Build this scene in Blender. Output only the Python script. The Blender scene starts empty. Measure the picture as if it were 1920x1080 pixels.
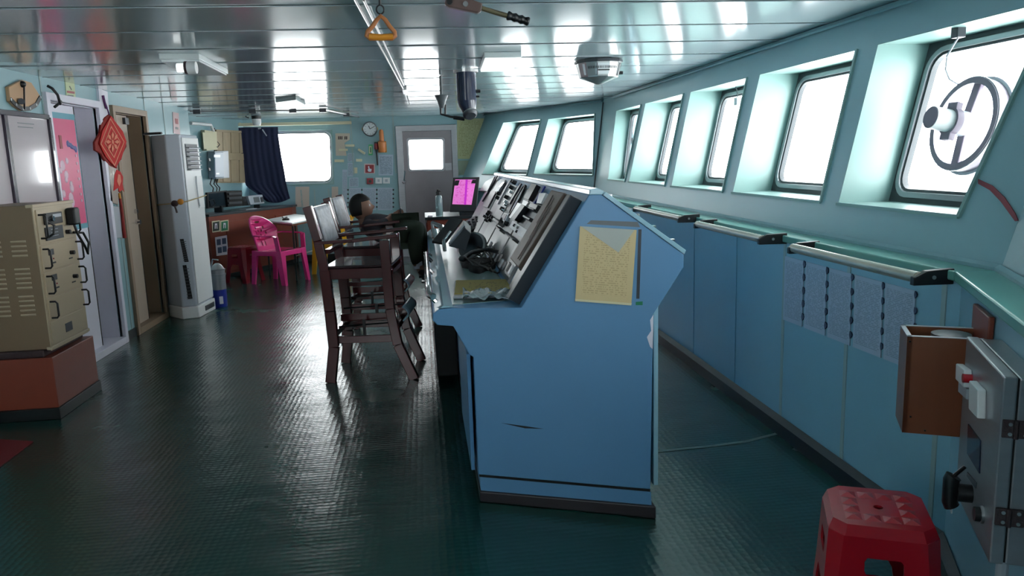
import bpy, bmesh, math, random
from mathutils import Vector, Matrix, geometry
random.seed(7)
S = bpy.context.scene
COL = S.collection
# ------------------------------------------------------------------ camera (room frame: X right, Y into room, Z up)
HC = 1.49
CX, CY = 960.0, 540.0
v1 = Vector((791.0-CX, 300.0-CY)); v3 = Vector((1230.0-CX, 8900.0-CY))
F = math.sqrt(-(v1.dot(v3)))
_d = Vector((v1.x, v1.y, F)).normalized(); _n = Vector((v3.x, v3.y, F)).normalized()
_n = (_n-_d*_n.dot(_d)).normalized(); _r = _n.cross(_d)
RM = Matrix((_r, _d, -_n))            # camera (right, down, forward) -> room
cam = bpy.data.cameras.new('camera'); camo = bpy.data.objects.new('camera', cam); COL.objects.link(camo)
ax = RM @ Vector((1, 0, 0)); ay = RM @ Vector((0, -1, 0)); az = RM @ Vector((0, 0, -1))
camo.matrix_world = Matrix(((ax.x, ay.x, az.x, 0), (ax.y, ay.y, az.y, 0), (ax.z, ay.z, az.z, HC), (0, 0, 0, 1)))
cam.sensor_width = 36; cam.lens = F/1920*36; cam.clip_start = 0.05
S.camera = camo
# ------------------------------------------------------------------ sky and exposure
w = bpy.data.worlds.new('overcast_sky'); S.world = w; w.use_nodes = True
bg = w.node_tree.nodes['Background']; bg.inputs[0].default_value = (0.93, 0.985, 1.0, 1); bg.inputs[1].default_value = 11.0
S.view_settings.view_transform = 'Standard'; S.view_settings.look = 'None'; S.view_settings.gamma = 1
S.view_settings.exposure = 0.28; S.view_settings.use_curve_mapping = False

def ray(x, y): return RM @ Vector((x-CX, y-CY, F)).normalized()
O = Vector((0, 0, HC))
def pl(x, y, p, n):
    v = ray(x, y); n = Vector(n); return O+v*((Vector(p)-O).dot(n)/v.dot(n))
def onX(x, y, X): return pl(x, y, (X, 0, 0), (1, 0, 0))
def onY(x, y, Y): return pl(x, y, (0, Y, 0), (0, 1, 0))
def onZ(x, y, Z): return pl(x, y, (0, 0, Z), (0, 0, 1))
V = Vector
# ------------------------------------------------------------------ materials
MATS = {}
def lin(c):
    return tuple(((u/255)/12.92 if u/255 <= .04045 else ((u/255+.055)/1.055)**2.4) for u in c)
def mat(name, c, rough=.5, metal=0, bump=0, bscale=20, var=0, vscale=4, coat=0, emit=0, spec=.5, stretch=None, trans=0, alpha=1):
    m = bpy.data.materials.new(name); m.use_nodes = True; nt = m.node_tree; b = nt.nodes['Principled BSDF']
    c = lin(c); b.inputs['Base Color'].default_value = (*c, 1); b.inputs['Roughness'].default_value = rough
    b.inputs['Metallic'].default_value = metal; b.inputs['Specular IOR Level'].default_value = spec
    b.inputs['Coat Weight'].default_value = coat; b.inputs['Transmission Weight'].default_value = trans
    if emit: b.inputs['Emission Color'].default_value = (*c, 1); b.inputs['Emission Strength'].default_value = emit
    if var or bump:
        tc = nt.nodes.new('ShaderNodeTexCoord'); mp = nt.nodes.new('ShaderNodeMapping'); nt.links.new(tc.outputs['Object'], mp.inputs[0])
        if stretch: mp.inputs['Scale'].default_value = stretch
        if var:
            n = nt.nodes.new('ShaderNodeTexNoise'); n.inputs['Scale'].default_value = vscale; n.inputs['Detail'].default_value = 5
            nt.links.new(mp.outputs[0], n.inputs['Vector'])
            r = nt.nodes.new('ShaderNodeMix'); r.data_type = 'RGBA'
            r.inputs[6].default_value = (*[u*(1-var) for u in c], 1); r.inputs[7].default_value = (*[min(1, u*(1+var)) for u in c], 1)
            nt.links.new(n.outputs['Fac'], r.inputs[0]); nt.links.new(r.outputs[2], b.inputs['Base Color'])
        if bump:
            n = nt.nodes.new('ShaderNodeTexNoise'); n.inputs['Scale'].default_value = bscale; n.inputs['Detail'].default_value = 3
            nt.links.new(mp.outputs[0], n.inputs['Vector'])
            bp = nt.nodes.new('ShaderNodeBump'); bp.inputs['Strength'].default_value = bump; bp.inputs['Distance'].default_value = .01
            nt.links.new(n.outputs['Fac'], bp.inputs['Height']); nt.links.new(bp.outputs[0], b.inputs['Normal'])
    MATS[name] = m; return m
def mnode(nt, op, a, b=None):
    n = nt.nodes.new('ShaderNodeMath'); n.operation = op
    for i, q in enumerate((a, b)):
        if q is None: continue
        if isinstance(q, (int, float)): n.inputs[i].default_value = q
        else: nt.links.new(q, n.inputs[i])
    return n.outputs[0]
def paper_mat(name, c, ink, rows=22, cols=30, dens=.45, margin=.1, blocks=0, rough=.6):
    m = mat(name, c, rough); nt = m.node_tree; b = nt.nodes['Principled BSDF']
    uv = nt.nodes.new('ShaderNodeUVMap'); sp = nt.nodes.new('ShaderNodeSeparateXYZ'); nt.links.new(uv.outputs[0], sp.inputs[0])
    u, v = sp.outputs[0], sp.outputs[1]
    rv = mnode(nt, 'MULTIPLY', v, rows); fr = mnode(nt, 'FRACT', rv); fl = mnode(nt, 'FLOOR', rv)
    row = mnode(nt, 'LESS_THAN', fr, .5)
    cb = nt.nodes.new('ShaderNodeCombineXYZ'); nt.links.new(mnode(nt, 'MULTIPLY', u, cols), cb.inputs[0]); nt.links.new(mnode(nt, 'MULTIPLY', fl, 7.3), cb.inputs[1])
    n = nt.nodes.new('ShaderNodeTexNoise'); n.inputs['Scale'].default_value = 1; n.inputs['Detail'].default_value = 1; nt.links.new(cb.outputs[0], n.inputs['Vector'])
    word = mnode(nt, 'GREATER_THAN', n.outputs['Fac'], 1-dens)
    k = mnode(nt, 'MULTIPLY', row, word)
    for q in (u, v):
        k = mnode(nt, 'MULTIPLY', k, mnode(nt, 'GREATER_THAN', q, margin)); k = mnode(nt, 'MULTIPLY', k, mnode(nt, 'LESS_THAN', q, 1-margin))
    mx = nt.nodes.new('ShaderNodeMix'); mx.data_type = 'RGBA'; mx.inputs[6].default_value = (*lin(c), 1); mx.inputs[7].default_value = (*lin(ink), 1)
    nt.links.new(k, mx.inputs[0]); nt.links.new(mx.outputs[2], b.inputs['Base Color'])
    if blocks: nt.links.new(mx.outputs[2], b.inputs['Emission Color']); b.inputs['Emission Strength'].default_value = blocks
    return m
def glass_mat(name, tint=(1, 1, 1), fac=.9):
    m = bpy.data.materials.new(name); m.use_nodes = True; nt = m.node_tree
    for n in list(nt.nodes):
        if n.type == 'BSDF_PRINCIPLED': nt.nodes.remove(n)
    out = nt.nodes['Material Output']; t = nt.nodes.new('ShaderNodeBsdfTransparent'); t.inputs[0].default_value = (*tint, 1)
    g = nt.nodes.new('ShaderNodeBsdfGlossy'); g.inputs['Roughness'].default_value = .02
    fr = nt.nodes.new('ShaderNodeLayerWeight'); fr.inputs[0].default_value = .5
    k = mnode(nt, 'ADD', mnode(nt, 'MULTIPLY', mnode(nt, 'POWER', fr.outputs['Facing'], 5), .35), .02)
    mx = nt.nodes.new('ShaderNodeMixShader'); nt.links.new(k, mx.inputs[0]); nt.links.new(t.outputs[0], mx.inputs[1]); nt.links.new(g.outputs[0], mx.inputs[2])
    nt.links.new(mx.outputs[0], out.inputs[0]); MATS[name] = m; return m
M_wall = mat('aqua_wall_paint', (138, 174, 182), .34, var=.05, bump=.02, bscale=6)
M_low = mat('blue_lower_panel_paint', (132, 178, 196), .32, var=.06, bump=.015, bscale=5)
M_rev = mat('reveal_paint', (132, 164, 160), .35, var=.03)
M_trim = mat('pale_joint_strip', (150, 172, 172), .4)
M_shelf = mat('ledge_green_paint', (110, 170, 160), .25, var=.06)
M_con = mat('console_blue_paint', (94, 142, 182), .38, var=.07, vscale=3, bump=.02, bscale=40)
M_conl = mat('console_edge_paint', (150, 190, 205), .18)
M_steel = mat('brushed_steel', (150, 152, 156), .3, metal=.55, var=.12, bump=.03, bscale=30, stretch=(1, 1, 12))
M_steeld = mat('door_steel', (120, 116, 120), .33, metal=.7, var=.15, bump=.03, bscale=18)
M_chrome = mat('chrome', (215, 215, 218), .12, metal=1)
M_alu = mat('aluminium', (190, 190, 190), .28, metal=.9)
M_black = mat('black_plastic', (22, 23, 26), .35)
M_blackm = mat('matt_black', (14, 15, 17), .7)
M_dgrey = mat('dark_grey_metal', (62, 66, 72), .35, metal=.2, var=.1)
M_grey = mat('grey_panel', (96, 102, 105), .35, var=.08)
M_lgrey = mat('light_grey_plastic', (176, 182, 190), .35)
M_white = mat('white_paint', (228, 226, 238), .3, var=.02)
M_whitep = mat('white_plastic', (226, 228, 228), .3)
M_acw = mat('air_conditioner_white', (182, 190, 200), .25, var=.03)
M_beige = mat('beige_door_laminate', (178, 162, 146), .35, var=.04)
M_beiged = mat('beige_frame_paint', (150, 128, 106), .4, var=.05)
M_rack = mat('beige_enamel', (190, 172, 144), .4, var=.03)
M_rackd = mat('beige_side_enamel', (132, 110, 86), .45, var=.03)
M_brown = mat('red_brown_laminate', (136, 66, 50), .35, var=.1, vscale=9)
M_bdark = mat('dark_base_rubber', (26, 32, 34), .4)
M_wood = mat('dark_red_varnished_wood', (84, 34, 36), .22, var=.2, vscale=8, stretch=(1, 1, .2), coat=.4)
M_wood2 = mat('box_wood_veneer', (128, 76, 54), .3, var=.12, vscale=6, stretch=(6, 6, .5))
M_wood3 = mat('shutter_bare_wood', (178, 160, 132), .6, var=.16, vscale=10, stretch=(3, 3, .4))
M_red = mat('red_plastic', (178, 14, 34), .3, coat=.2)
M_redd = mat('dark_red_plastic', (150, 22, 40), .35)
M_pink = mat('pink_plastic', (232, 60, 138), .25, coat=.3)
M_yel = mat('yellow_plastic', (220, 160, 24), .35)
M_gold = mat('ochre_plastic', (196, 130, 40), .35)
M_orange = mat('orange_plastic', (214, 132, 76), .4)
M_green = mat('sign_green', (20, 120, 84), .5)
M_dgreen = mat('sign_dark_green', (14, 40, 36), .5)
M_navy = mat('navy_curtain_cloth', (34, 40, 72), .8, bump=.1, bscale=60)
M_navyp = mat('navy_enamel', (24, 36, 62), .25, coat=.3)
M_khaki = mat('olive_green_trousers', (52, 62, 50), .85, bump=.2, bscale=90)
M_shirt = mat('dark_grey_shirt_cloth', (72, 68, 74), .85)
M_skin = mat('skin', (150, 110, 92), .5)
M_hair = mat('black_hair', (18, 15, 14), .6)
M_shoe = mat('brown_shoe_leather', (54, 36, 32), .4)
M_knot = mat('red_felt', (190, 24, 22), .7)
M_knotg = mat('gold_thread', (216, 122, 90), .5)
M_knotd = mat('dark_red_cord', (134, 26, 18), .7)
M_purple = mat('purple_cord', (84, 30, 90), .6)
M_cream = mat('cream_paper', (214, 208, 176), .6)
M_ypaper = paper_mat('yellowed_notice_paper', (196, 194, 148), (170, 166, 118), 26, 20, .5, .06)
M_tan = paper_mat('tan_printed_card', (206, 186, 140), (184, 162, 120), 34, 26, .5, .1, rough=.45)
M_ygold = paper_mat('yellow_printed_sheet', (170, 150, 70), (120, 100, 50), 12, 30, .42, .2)
M_text = paper_mat('white_printed_paper', (176, 192, 208), (104, 120, 140), 26, 24, .55, .07)
M_text2 = paper_mat('laminated_notice', (172, 186, 202), (136, 152, 170), 44, 16, .55, .06, rough=.3)
M_hex = mat('dark_rust', (60, 44, 46), .6, bump=.3, bscale=120, var=.2, vscale=40)
M_tray = mat('brown_cover_cloth', (98, 82, 74), .5, var=.2, vscale=14, stretch=(1, 1, 4), bump=.06, bscale=30)
M_plast = mat('clear_wrap', (150, 165, 168), .15, spec=.8, bump=.5, bscale=40, var=.2, vscale=30)
M_floral = mat('floral_backrest_cloth', (196, 196, 202), .5, var=.6, vscale=22)
M_screen = paper_mat('pink_display', (226, 118, 200), (176, 60, 168), 24, 10, .42, .05, blocks=.5)
M_lcd = mat('lcd_glass', (40, 52, 60), .1)
M_bottle = mat('clear_bottle', (190, 215, 220), .1, trans=.6)
M_liquid = mat('green_liquid', (60, 150, 110), .2, trans=.3)
M_lamp = mat('lamp_diffuser', (240, 246, 246), .3, emit=1.1)
M_lampo = mat('unlit_diffuser', (190, 200, 200), .25)
M_glass = glass_mat('window_glass')
M_dial = mat('dial_white', (220, 224, 226), .4)
M_blue = mat('blue_paint', (30, 50, 150), .4)
M_rubber = mat('window_rubber', (60, 66, 70), .5)
M_frame = mat('window_frame_alloy', (150, 156, 160), .3, metal=.5)
M_poster = mat('pink_poster', (226, 84, 132), .3, var=.08, vscale=5)
M_posterw = mat('poster_white_print', (232, 196, 214), .4)
M_posterb = mat('poster_blue_print', (92, 96, 156), .4)
M_teal = mat('teal_border', (90, 160, 180), .4)
M_board = mat('notice_board_sheet', (206, 196, 200), .12, coat=.6, bump=.05, bscale=3)
M_seam = mat('floor_seam_tape', (96, 112, 108), .5)
M_rust = mat('rust_stain_base', (36, 30, 36), .5, var=.4, vscale=12)
# floor
M_floor = bpy.data.materials.new('green_coin_vinyl'); M_floor.use_nodes = True
def _floor():
    nt = M_floor.node_tree; b = nt.nodes['Principled BSDF']; b.inputs['Specular IOR Level'].default_value = .75; tc = nt.nodes.new('ShaderNodeTexCoord')
    n = nt.nodes.new('ShaderNodeTexNoise'); n.inputs['Scale'].default_value = 1.4; n.inputs['Detail'].default_value = 6; nt.links.new(tc.outputs['Object'], n.inputs['Vector'])
    r = nt.nodes.new('ShaderNodeMix'); r.data_type = 'RGBA'; r.inputs[6].default_value = (*lin((8, 52, 47)), 1); r.inputs[7].default_value = (*lin((13, 68, 61)), 1)
    nt.links.new(n.outputs['Fac'], r.inputs[0]); nt.links.new(r.outputs[2], b.inputs['Base Color'])
    rr = nt.nodes.new('ShaderNodeMapRange'); rr.inputs[3].default_value = .16; rr.inputs[4].default_value = .34; nt.links.new(n.outputs['Fac'], rr.inputs[0]); nt.links.new(rr.outputs[0], b.inputs['Roughness'])
    vo = nt.nodes.new('ShaderNodeTexVoronoi'); vo.inputs['Scale'].default_value = 34; vo.inputs['Randomness'].default_value = .25; nt.links.new(tc.outputs['Object'], vo.inputs['Vector'])
    n2 = nt.nodes.new('ShaderNodeTexNoise'); n2.inputs['Scale'].default_value = 3.2; n2.inputs['Detail'].default_value = 2; nt.links.new(tc.outputs['Object'], n2.inputs['Vector'])
    b1 = nt.nodes.new('ShaderNodeBump'); b1.inputs['Strength'].default_value = .35; b1.inputs['Distance'].default_value = .004; nt.links.new(vo.outputs['Distance'], b1.inputs['Height'])
    b2 = nt.nodes.new('ShaderNodeBump'); b2.inputs['Strength'].default_value = .5; b2.inputs['Distance'].default_value = .016; nt.links.new(n2.outputs['Fac'], b2.inputs['Height'])
    nt.links.new(b2.outputs[0], b1.inputs['Normal']); nt.links.new(b1.outputs[0], b.inputs['Normal'])
_floor()
M_ceil = mat('glossy_ceiling_enamel', (152, 168, 172), .14, bump=.006, bscale=3, spec=.5, coat=.1, stretch=(.6, 1.2, 1))

# ------------------------------------------------------------------ mesh builder
class MB:
    def __init__(s): s.b = bmesh.new(); s.uv = s.b.loops.layers.uv.new('UVMap'); s.X = Matrix.Identity(4)
    def v(s, p): return s.b.verts.new(s.X @ Vector(p))
    def hexa(s, p):   # 8 points, bottom 4 then top 4
        q = [s.v(a) for a in p]
        for f in ((0, 3, 2, 1), (4, 5, 6, 7), (0, 1, 5, 4), (1, 2, 6, 5), (2, 3, 7, 6), (3, 0, 4, 7)): s.b.faces.new([q[i] for i in f])
        return s
    def box(s, x0, x1, y0, y1, z0, z1):
        return s.hexa([(x0, y0, z0), (x1, y0, z0), (x1, y1, z0), (x0, y1, z0), (x0, y0, z1), (x1, y0, z1), (x1, y1, z1), (x0, y1, z1)])
    def bar(s, p0, p1, w, h, up=(0, 0, 1), w1=None, h1=None):
        p0 = Vector(p0); p1 = Vector(p1); d = (p1-p0).normalized(); a = d.cross(Vector(up))
        if a.length < 1e-4: a = d.cross(Vector((0, 1, 0)))
        a.normalize(); c = a.cross(d).normalized(); w1 = w1 or w; h1 = h1 or h
        r = []
        for p, ww, hh in ((p0, w, h), (p1, w1, h1)):
            r += [p-a*ww/2-c*hh/2, p+a*ww/2-c*hh/2, p+a*ww/2+c*hh/2, p-a*ww/2+c*hh/2]
        return s.hexa(r)
    def prism(s, loop, vec, holes=()):
        vec = Vector(vec); loops = [[Vector(p) for p in loop]]+[[Vector(p) for p in h] for h in holes]
        tris = geometry.tessellate_polygon(loops) if holes else None
        flat = [p for l in loops for p in l]
        a = [s.v(p) for p in flat]; b = [s.v(p+vec) for p in flat]
        if tris:
            for t in tris:
                try: s.b.faces.new([a[i] for i in t]); s.b.faces.new([b[i] for i in reversed(t)])
                except ValueError: pass
        else: s.b.faces.new(a); s.b.faces.new(list(reversed(b)))
        o = 0
        for l in loops:
            n = len(l)
            for i in range(n):
                j = (i+1) % n; s.b.faces.new([a[o+i], b[o+i], b[o+j], a[o+j]])
            o += n
        return s
    def tube(s, pts, r, seg=8, closed=False, r1=None):
        pts = [Vector(p) for p in pts]; n = len(pts); rings = []; up = None
        for i, p in enumerate(pts):
            if closed: t = (pts[(i+1) % n]-pts[i-1]).normalized()
            else: t = (pts[min(i+1, n-1)]-pts[max(i-1, 0)]).normalized()
            if up is None: up = t.orthogonal().normalized()
            up = (up-t*up.dot(t)).normalized(); bn = t.cross(up)
            rr = r if r1 is None else r+(r1-r)*i/max(1, n-1)
            if isinstance(r, (list, tuple)): rr = r[i]
            rings.append([s.v(p+up*math.cos(2*math.pi*k/seg)*rr+bn*math.sin(2*math.pi*k/seg)*rr) for k in range(seg)])
        for i in range(n if closed else n-1):
            a, b = rings[i], rings[(i+1) % n]
            for k in range(seg): s.b.faces.new([a[k], a[(k+1) % seg], b[(k+1) % seg], b[k]])
        if not closed: s.b.faces.new(list(reversed(rings[0]))); s.b.faces.new(rings[-1])
        return s
    def cyl(s, p0, p1, r, seg=20, r1=None): return s.tube([p0, p1], r, seg, r1=r1)
    def lathe(s, prof, o=(0, 0, 0), axis=(0, 0, 1), seg=28):
        axis = Vector(axis).normalized(); a = axis.orthogonal().normalized(); b = axis.cross(a); o = Vector(o); rings = []
        for r, h in prof: rings.append([s.v(o+axis*h+(a*math.cos(2*math.pi*k/seg)+b*math.sin(2*math.pi*k/seg))*max(r, 1e-4)) for k in range(seg)])
        for i in range(len(rings)-1):
            for k in range(seg): s.b.faces.new([rings[i][k], rings[i][(k+1) % seg], rings[i+1][(k+1) % seg], rings[i+1][k]])
        s.b.faces.new(list(reversed(rings[0]))); s.b.faces.new(rings[-1]); return s
    def grid(s, fn, nu, nv, th=0):
        g = [[s.v(fn(i/nu, j/nv)) for j in range(nv+1)] for i in range(nu+1)]
        for i in range(nu):
            for j in range(nv):
                f = s.b.faces.new([g[i][j], g[i+1][j], g[i+1][j+1], g[i][j+1]])
                for l, (a, b) in zip(f.loops, ((i, j), (i+1, j), (i+1, j+1), (i, j+1))): l[s.uv].uv = (a/nu, b/nv)
        return s
    def slab(s, TL, BL, BR, TR, th=.002):      # sheet whose front face carries 0..1 UVs; front towards cross((BR-BL),(TL-BL))
        TL, BL, BR, TR = map(Vector, (TL, BL, BR, TR)); n = (BR-BL).cross(TL-BL).normalized()
        fr = [s.v(p+n*th) for p in (BL, BR, TR, TL)]; bk = [s.v(p) for p in (BL, BR, TR, TL)]
        f = s.b.faces.new(fr)
        for l, u in zip(f.loops, ((0, 0), (1, 0), (1, 1), (0, 1))): l[s.uv].uv = u
        s.b.faces.new(list(reversed(bk)))
        for i in range(4): j = (i+1) % 4; s.b.faces.new([fr[i], bk[i], bk[j], fr[j]])
        return s
    def ball(s, c, r, sc=(1, 1, 1), seg=16):
        m = Matrix.Translation(Vector(c)) @ Matrix.Diagonal((*sc, 1)); bmesh.ops.create_uvsphere(s.b, u_segments=seg, v_segments=seg//2+2, radius=r, matrix=s.X @ m); return s
    def build(s, name, m, parent=None, smooth=False, bevel=0, sub=0, solid=0, keep=False):
        if not keep: bmesh.ops.recalc_face_normals(s.b, faces=s.b.faces)
        me = bpy.data.meshes.new(name); s.b.to_mesh(me); s.b.free()
        o = bpy.data.objects.new(name, me); COL.objects.link(o); me.materials.append(m)
        if smooth:
            for p in me.polygons: p.use_smooth = True
            if smooth != 'all': me.set_sharp_from_angle(angle=math.radians(40))
        if solid: md = o.modifiers.new('solid', 'SOLIDIFY'); md.thickness = solid; md.offset = 0
        if bevel: md = o.modifiers.new('bevel', 'BEVEL'); md.width = bevel; md.segments = 2; md.limit_method = 'ANGLE'; md.angle_limit = math.radians(40)
        if sub: md = o.modifiers.new('sub', 'SUBSURF'); md.levels = sub; md.render_levels = sub
        if parent is not None:
            o.parent = parent; o.matrix_parent_inverse = parent.matrix_basis.inverted() if parent.get('_w') else Matrix.Identity(4)
            if parent.type == 'MESH' and parent.parent is not None: pass
        return o
def tag(o, label, cat, group=None):
    o['label'] = label; o['category'] = cat
    if group: o['group'] = group
    return o
def thing(name, label, cat, loc=(0, 0, 0), rz=0, group=None, local=False):
    """Empty at the base of a thing.  local=False: its parts are written in room coordinates; local=True: around the base."""
    o = bpy.data.objects.new(name, None); COL.objects.link(o); o.empty_display_size = .1
    o.location = loc; o.rotation_euler = (0, 0, rz)
    o.matrix_basis = Matrix.Translation(Vector(loc)) @ Matrix.Rotation(rz, 4, 'Z')
    if not local: o['_w'] = 1
    return tag(o, label, cat, group)
def struct(o): o['kind'] = 'structure'; return o
def copy_tree(o, parent=None):
    c = o.copy(); COL.objects.link(c)
    if parent is not None: c.parent = parent
    for ch in o.children: copy_tree(ch, c)
    return c
def rrect(C, m, r, n=5):
    """rounded rectangle inside the quad C=(TL,BL,BR,TR), inset m, radius r (metres)"""
    TL, BL, BR, TR = map(Vector, C); w = ((BR-BL).length+(TR-TL).length)/2; h = ((TL-BL).length+(TR-BR).length)/2
    pts = []
    for (cu, cv, a0) in ((1-(m+r)/w, 1-(m+r)/h, 0), ((m+r)/w, 1-(m+r)/h, 90), ((m+r)/w, (m+r)/h, 180), (1-(m+r)/w, (m+r)/h, 270)):
        for k in range(n+1):
            a = math.radians(a0+90*k/n); u = cu+r/w*math.cos(a); v = cv+r/h*math.sin(a)
            pts.append((BL*(1-u)+BR*u)*(1-v)+(TL*(1-u)+TR*u)*v)
    return pts

# ================================================================== THE ROOM
H = 2.16; XL = -2.66; YF = 12.05; YN = -.55
# floor
f = MB().prism([(-3.6, YN-.2, -.05), (2.7, YN-.2, -.05), (2.7, YF+.2, -.05), (-3.6, YF+.2, -.05)], (0, 0, .05)).build('floor', M_floor); struct(f)
seam = MB(); 
p = [onZ(*q, 0) for q in ((1233, 847), (1340, 836), (1400, 828), (1462, 812))]
for a, b in zip(p, p[1:]): seam.bar(a+V((0, 0, .001)), b+V((0, 0, .001)), .022, .003)
struct(seam.build('trim_1', M_seam))
# ceiling: long planks running across the room, each with its own slight set
cb = MB(); y = 3.51-.615*7; rnd = random.Random(3)
while y < YF+.3:
    t = rnd.uniform(-.0012, .0012); y1 = y+.615
    for (a, b, z0, z1) in ((y+.007, y1-.007, H+t, H-t),):
        nseg = 4
        for k in range(nseg):
            ya = a+(b-a)*k/nseg; yb = a+(b-a)*(k+1)/nseg; fa = k/nseg; fb = (k+1)/nseg
            za = z0+(z1-z0)*fa-.0004*math.sin(math.pi*fa); zb = z0+(z1-z0)*fb-.0004*math.sin(math.pi*fb)
            cb.prism([(-3.7, ya, za), (2.7, ya, za), (2.7, yb, zb), (-3.7, yb, zb)], (0, 0, .03))
    cb.box(-3.7, 2.7, y-.007, y+.007, H+.012, H+.03); cb.box(-3.7, 2.7, y+.007, y+.011, H-.004, H+.01); y = y1
cb.box(-3.7, 2.7, YN-.3, YF+.4, H+.03, H+.06)
struct(cb.build('ceiling', M_ceil))

# right (forward) wall: three segments.  fold lines are mitred
TF = math.radians(27.0); TN = math.radians(26.5)
def farfold(X, z): return V((X, 9.75 if X < 1.85 else 9.10+.46*max(0, (z-1.03)/1.13), z))
def nearfold(X, z): return V((X, (2.41 if X < 1.85 else 2.50)-.12*max(0, (z-1.03)/1.13), z))
UF = V((-math.sin(TF), math.cos(TF), 0)); UN = V((-math.sin(TN), -math.cos(TN), 0))
def farend(X, z): a = farfold(X, z); return a+UF*((YF+.05-a.y)/UF.y)
def nearend(X, z): a = nearfold(X, z); return a+UN*((YN-.05-a.y)/UN.y)
XB, XT = 2.04, 2.285          # ledge back and ceiling line of the leaning window wall
ZS = 1.055
LEAN = (XT-XB)/(H-ZS+.03)
OF = V((math.cos(TF), math.sin(TF), 0)); ON = V((math.cos(TN), -math.sin(TN), 0)); OM = V((1, 0, 0))
# lower walls
for nm, a, b, out in (('wall_right', nearfold, farfold, OM), ('wall_right_far', farfold, farend, OF), ('wall_right_near', nearend, nearfold, ON)):
    l = [a(1.83, 0), b(1.83, 0), b(1.83, ZS-.03), a(1.83, ZS-.03)]
    struct(MB().prism(l, out*.3).build(nm, M_low))
    zb_ = ZS-.03
    e = MB().hexa([a(1.80, ZS-.035), a(XB+.05, zb_-.035), b(XB+.05, zb_-.035), b(1.80, ZS-.035), a(1.80, ZS), a(XB+.05, zb_), b(XB+.05, zb_), b(1.80, ZS)])
    struct(e.build('trim_2', M_shelf, bevel=.006))
    g = MB()
    g.prism([a(1.825, 0), a(1.79, 0), a(1.79, .07), a(1.825, .09)], (b(1.8, 0)-a(1.8, 0)))
    struct(g.build('baseboard_right', M_bdark))
    s_ = MB().prism([a(XB-.004, ZS-.03), a(XB-.018, ZS-.03), a(XB-.018, ZS-.01), a(XB+.002, ZS)], (b(XB, 0)-a(XB, 0)))
    struct(s_.build('trim_3', M_wall))
    c_ = MB().prism([a(XT-.03, H-.004), a(XT-.045, H-.025), a(XT-.02, H-.03), a(XT, H)], (b(XT, 0)-a(XT, 0)))
    struct(c_.build('trim_4', M_wall))
# vertical joint strips on the lower wall
for (x, y) in ((1463, 795), (1577, 880), (1745, 960), (1377, 735), (1300, 690)):
    q = onX(x, y, 1.83); w_ = .012 if x not in (1377, 1300) else .004
    struct(MB().box(1.826, 1.832, q.y-w_, q.y+w_, .08, ZS-.04).build('trim_5', M_trim if w_ > .01 else M_low))
DEP = .27
def window(n, C, out, frame_m=.03, rad=.10, plate=None, dep=None):
    """C: inner opening (TL,BL,BR,TR) on the inner wall face; the sash sits DEP further out"""
    C = [Vector(q) for q in C]; dep = dep or DEP; Oq = [q+out*dep for q in C]
    e = bpy.data.objects.new('window_%d' % n, None); COL.objects.link(e); struct(e); e['_w'] = 1
    r = MB()
    lp = Oq
    r.prism(lp, out*.03, holes=[rrect(Oq, frame_m+.012, rad)]); r.build('corner_plate', plate or M_rubber, e)
    f_ = MB(); f_.prism(rrect([q-out*.012 for q in Oq], frame_m, rad+.012), out*.03, holes=[rrect([q-out*.012 for q in Oq], frame_m+.028, rad-.012)]); f_.build('window_frame', M_frame, e, bevel=.003)
    f2 = MB(); f2.prism(rrect([q-out*.001 for q in Oq], frame_m+.026, rad-.012), out*.03, holes=[rrect([q-out*.001 for q in Oq], frame_m+.042, rad-.026)]); f2.build('gasket', M_rubber, e)
    MB().prism(rrect([q+out*.012 for q in Oq], frame_m+.03, rad-.02), out*.006).build('pane', M_glass, e)
    # reveal lining
    L = MB(); cen = sum(C, V((0, 0, 0)))/4
    for i in range(4):
        a, b = C[i], C[(i+1) % 4]; off = ((a+b)/2-cen).normalized()*.004
        a2, b2 = a-off, b-off
        L.hexa([a2, b2, b2+out*dep, a2+out*dep, a, b, b+out*dep, a+out*dep])
    L.build('reveal', M_rev, e)
    t = MB(); inn = -out*.006
    for a, b in ((C[1], C[2]), (C[2], C[3])): t.bar(a+inn, b+inn, .016, .012, up=out)
    t.build('edge_trim', M_rev, e)
    return e
def wallseg(nm, P, out, holes):
    o = MB(); o.prism(P, out*DEP, holes=holes); return struct(o.build(nm, M_wall))
# main segment windows, measured on the leaning plane
ZB = ZS-.03; PM = V((XB, 0, ZB)); NM = V((-(H-ZB), 0, XT-XB)).normalized()
def pm(x, y): return pl(x, y, PM, NM)
WM = {3: [(1155, 210), (1140, 336), (1172, 342), (1203, 195)], 4: [(1210, 195), (1179, 342), (1247, 350), (1283, 175)],
      5: [(1295, 172), (1258, 352), (1355, 365), (1403, 143)], 6: [(1425, 138), (1373, 363), (1538, 389), (1610, 88)],
      7: [(1647, 78), (1570.6, 383.5), (1796.8, 416.7), (1930, 122)]}
holes = []
for n_, q in WM.items():
    C = [pm(*t) for t in q]
    if n_ == 7: d_ = (C[3]-C[2]); C[3] = C[2]+d_*((1.985-C[2].z)/d_.z)
    for i in (0, 3): C[i] = C[i]+(V((LEAN, 0, 1)))*(1.978-C[i].z)
    for i in (1, 2): C[i] = C[i]+(V((LEAN, 0, 1)))*(1.205-C[i].z)
    holes.append(C); window(n_, C, OM, dep=.17 if n_ == 3 else None)
P = [nearfold(XB, ZS-.045), farfold(XB, ZS-.045), farfold(XT+LEAN*.02, H+.02), nearfold(XT+LEAN*.02, H+.02)]
wallseg('wall_right_upper', P, OM, holes)
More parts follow.
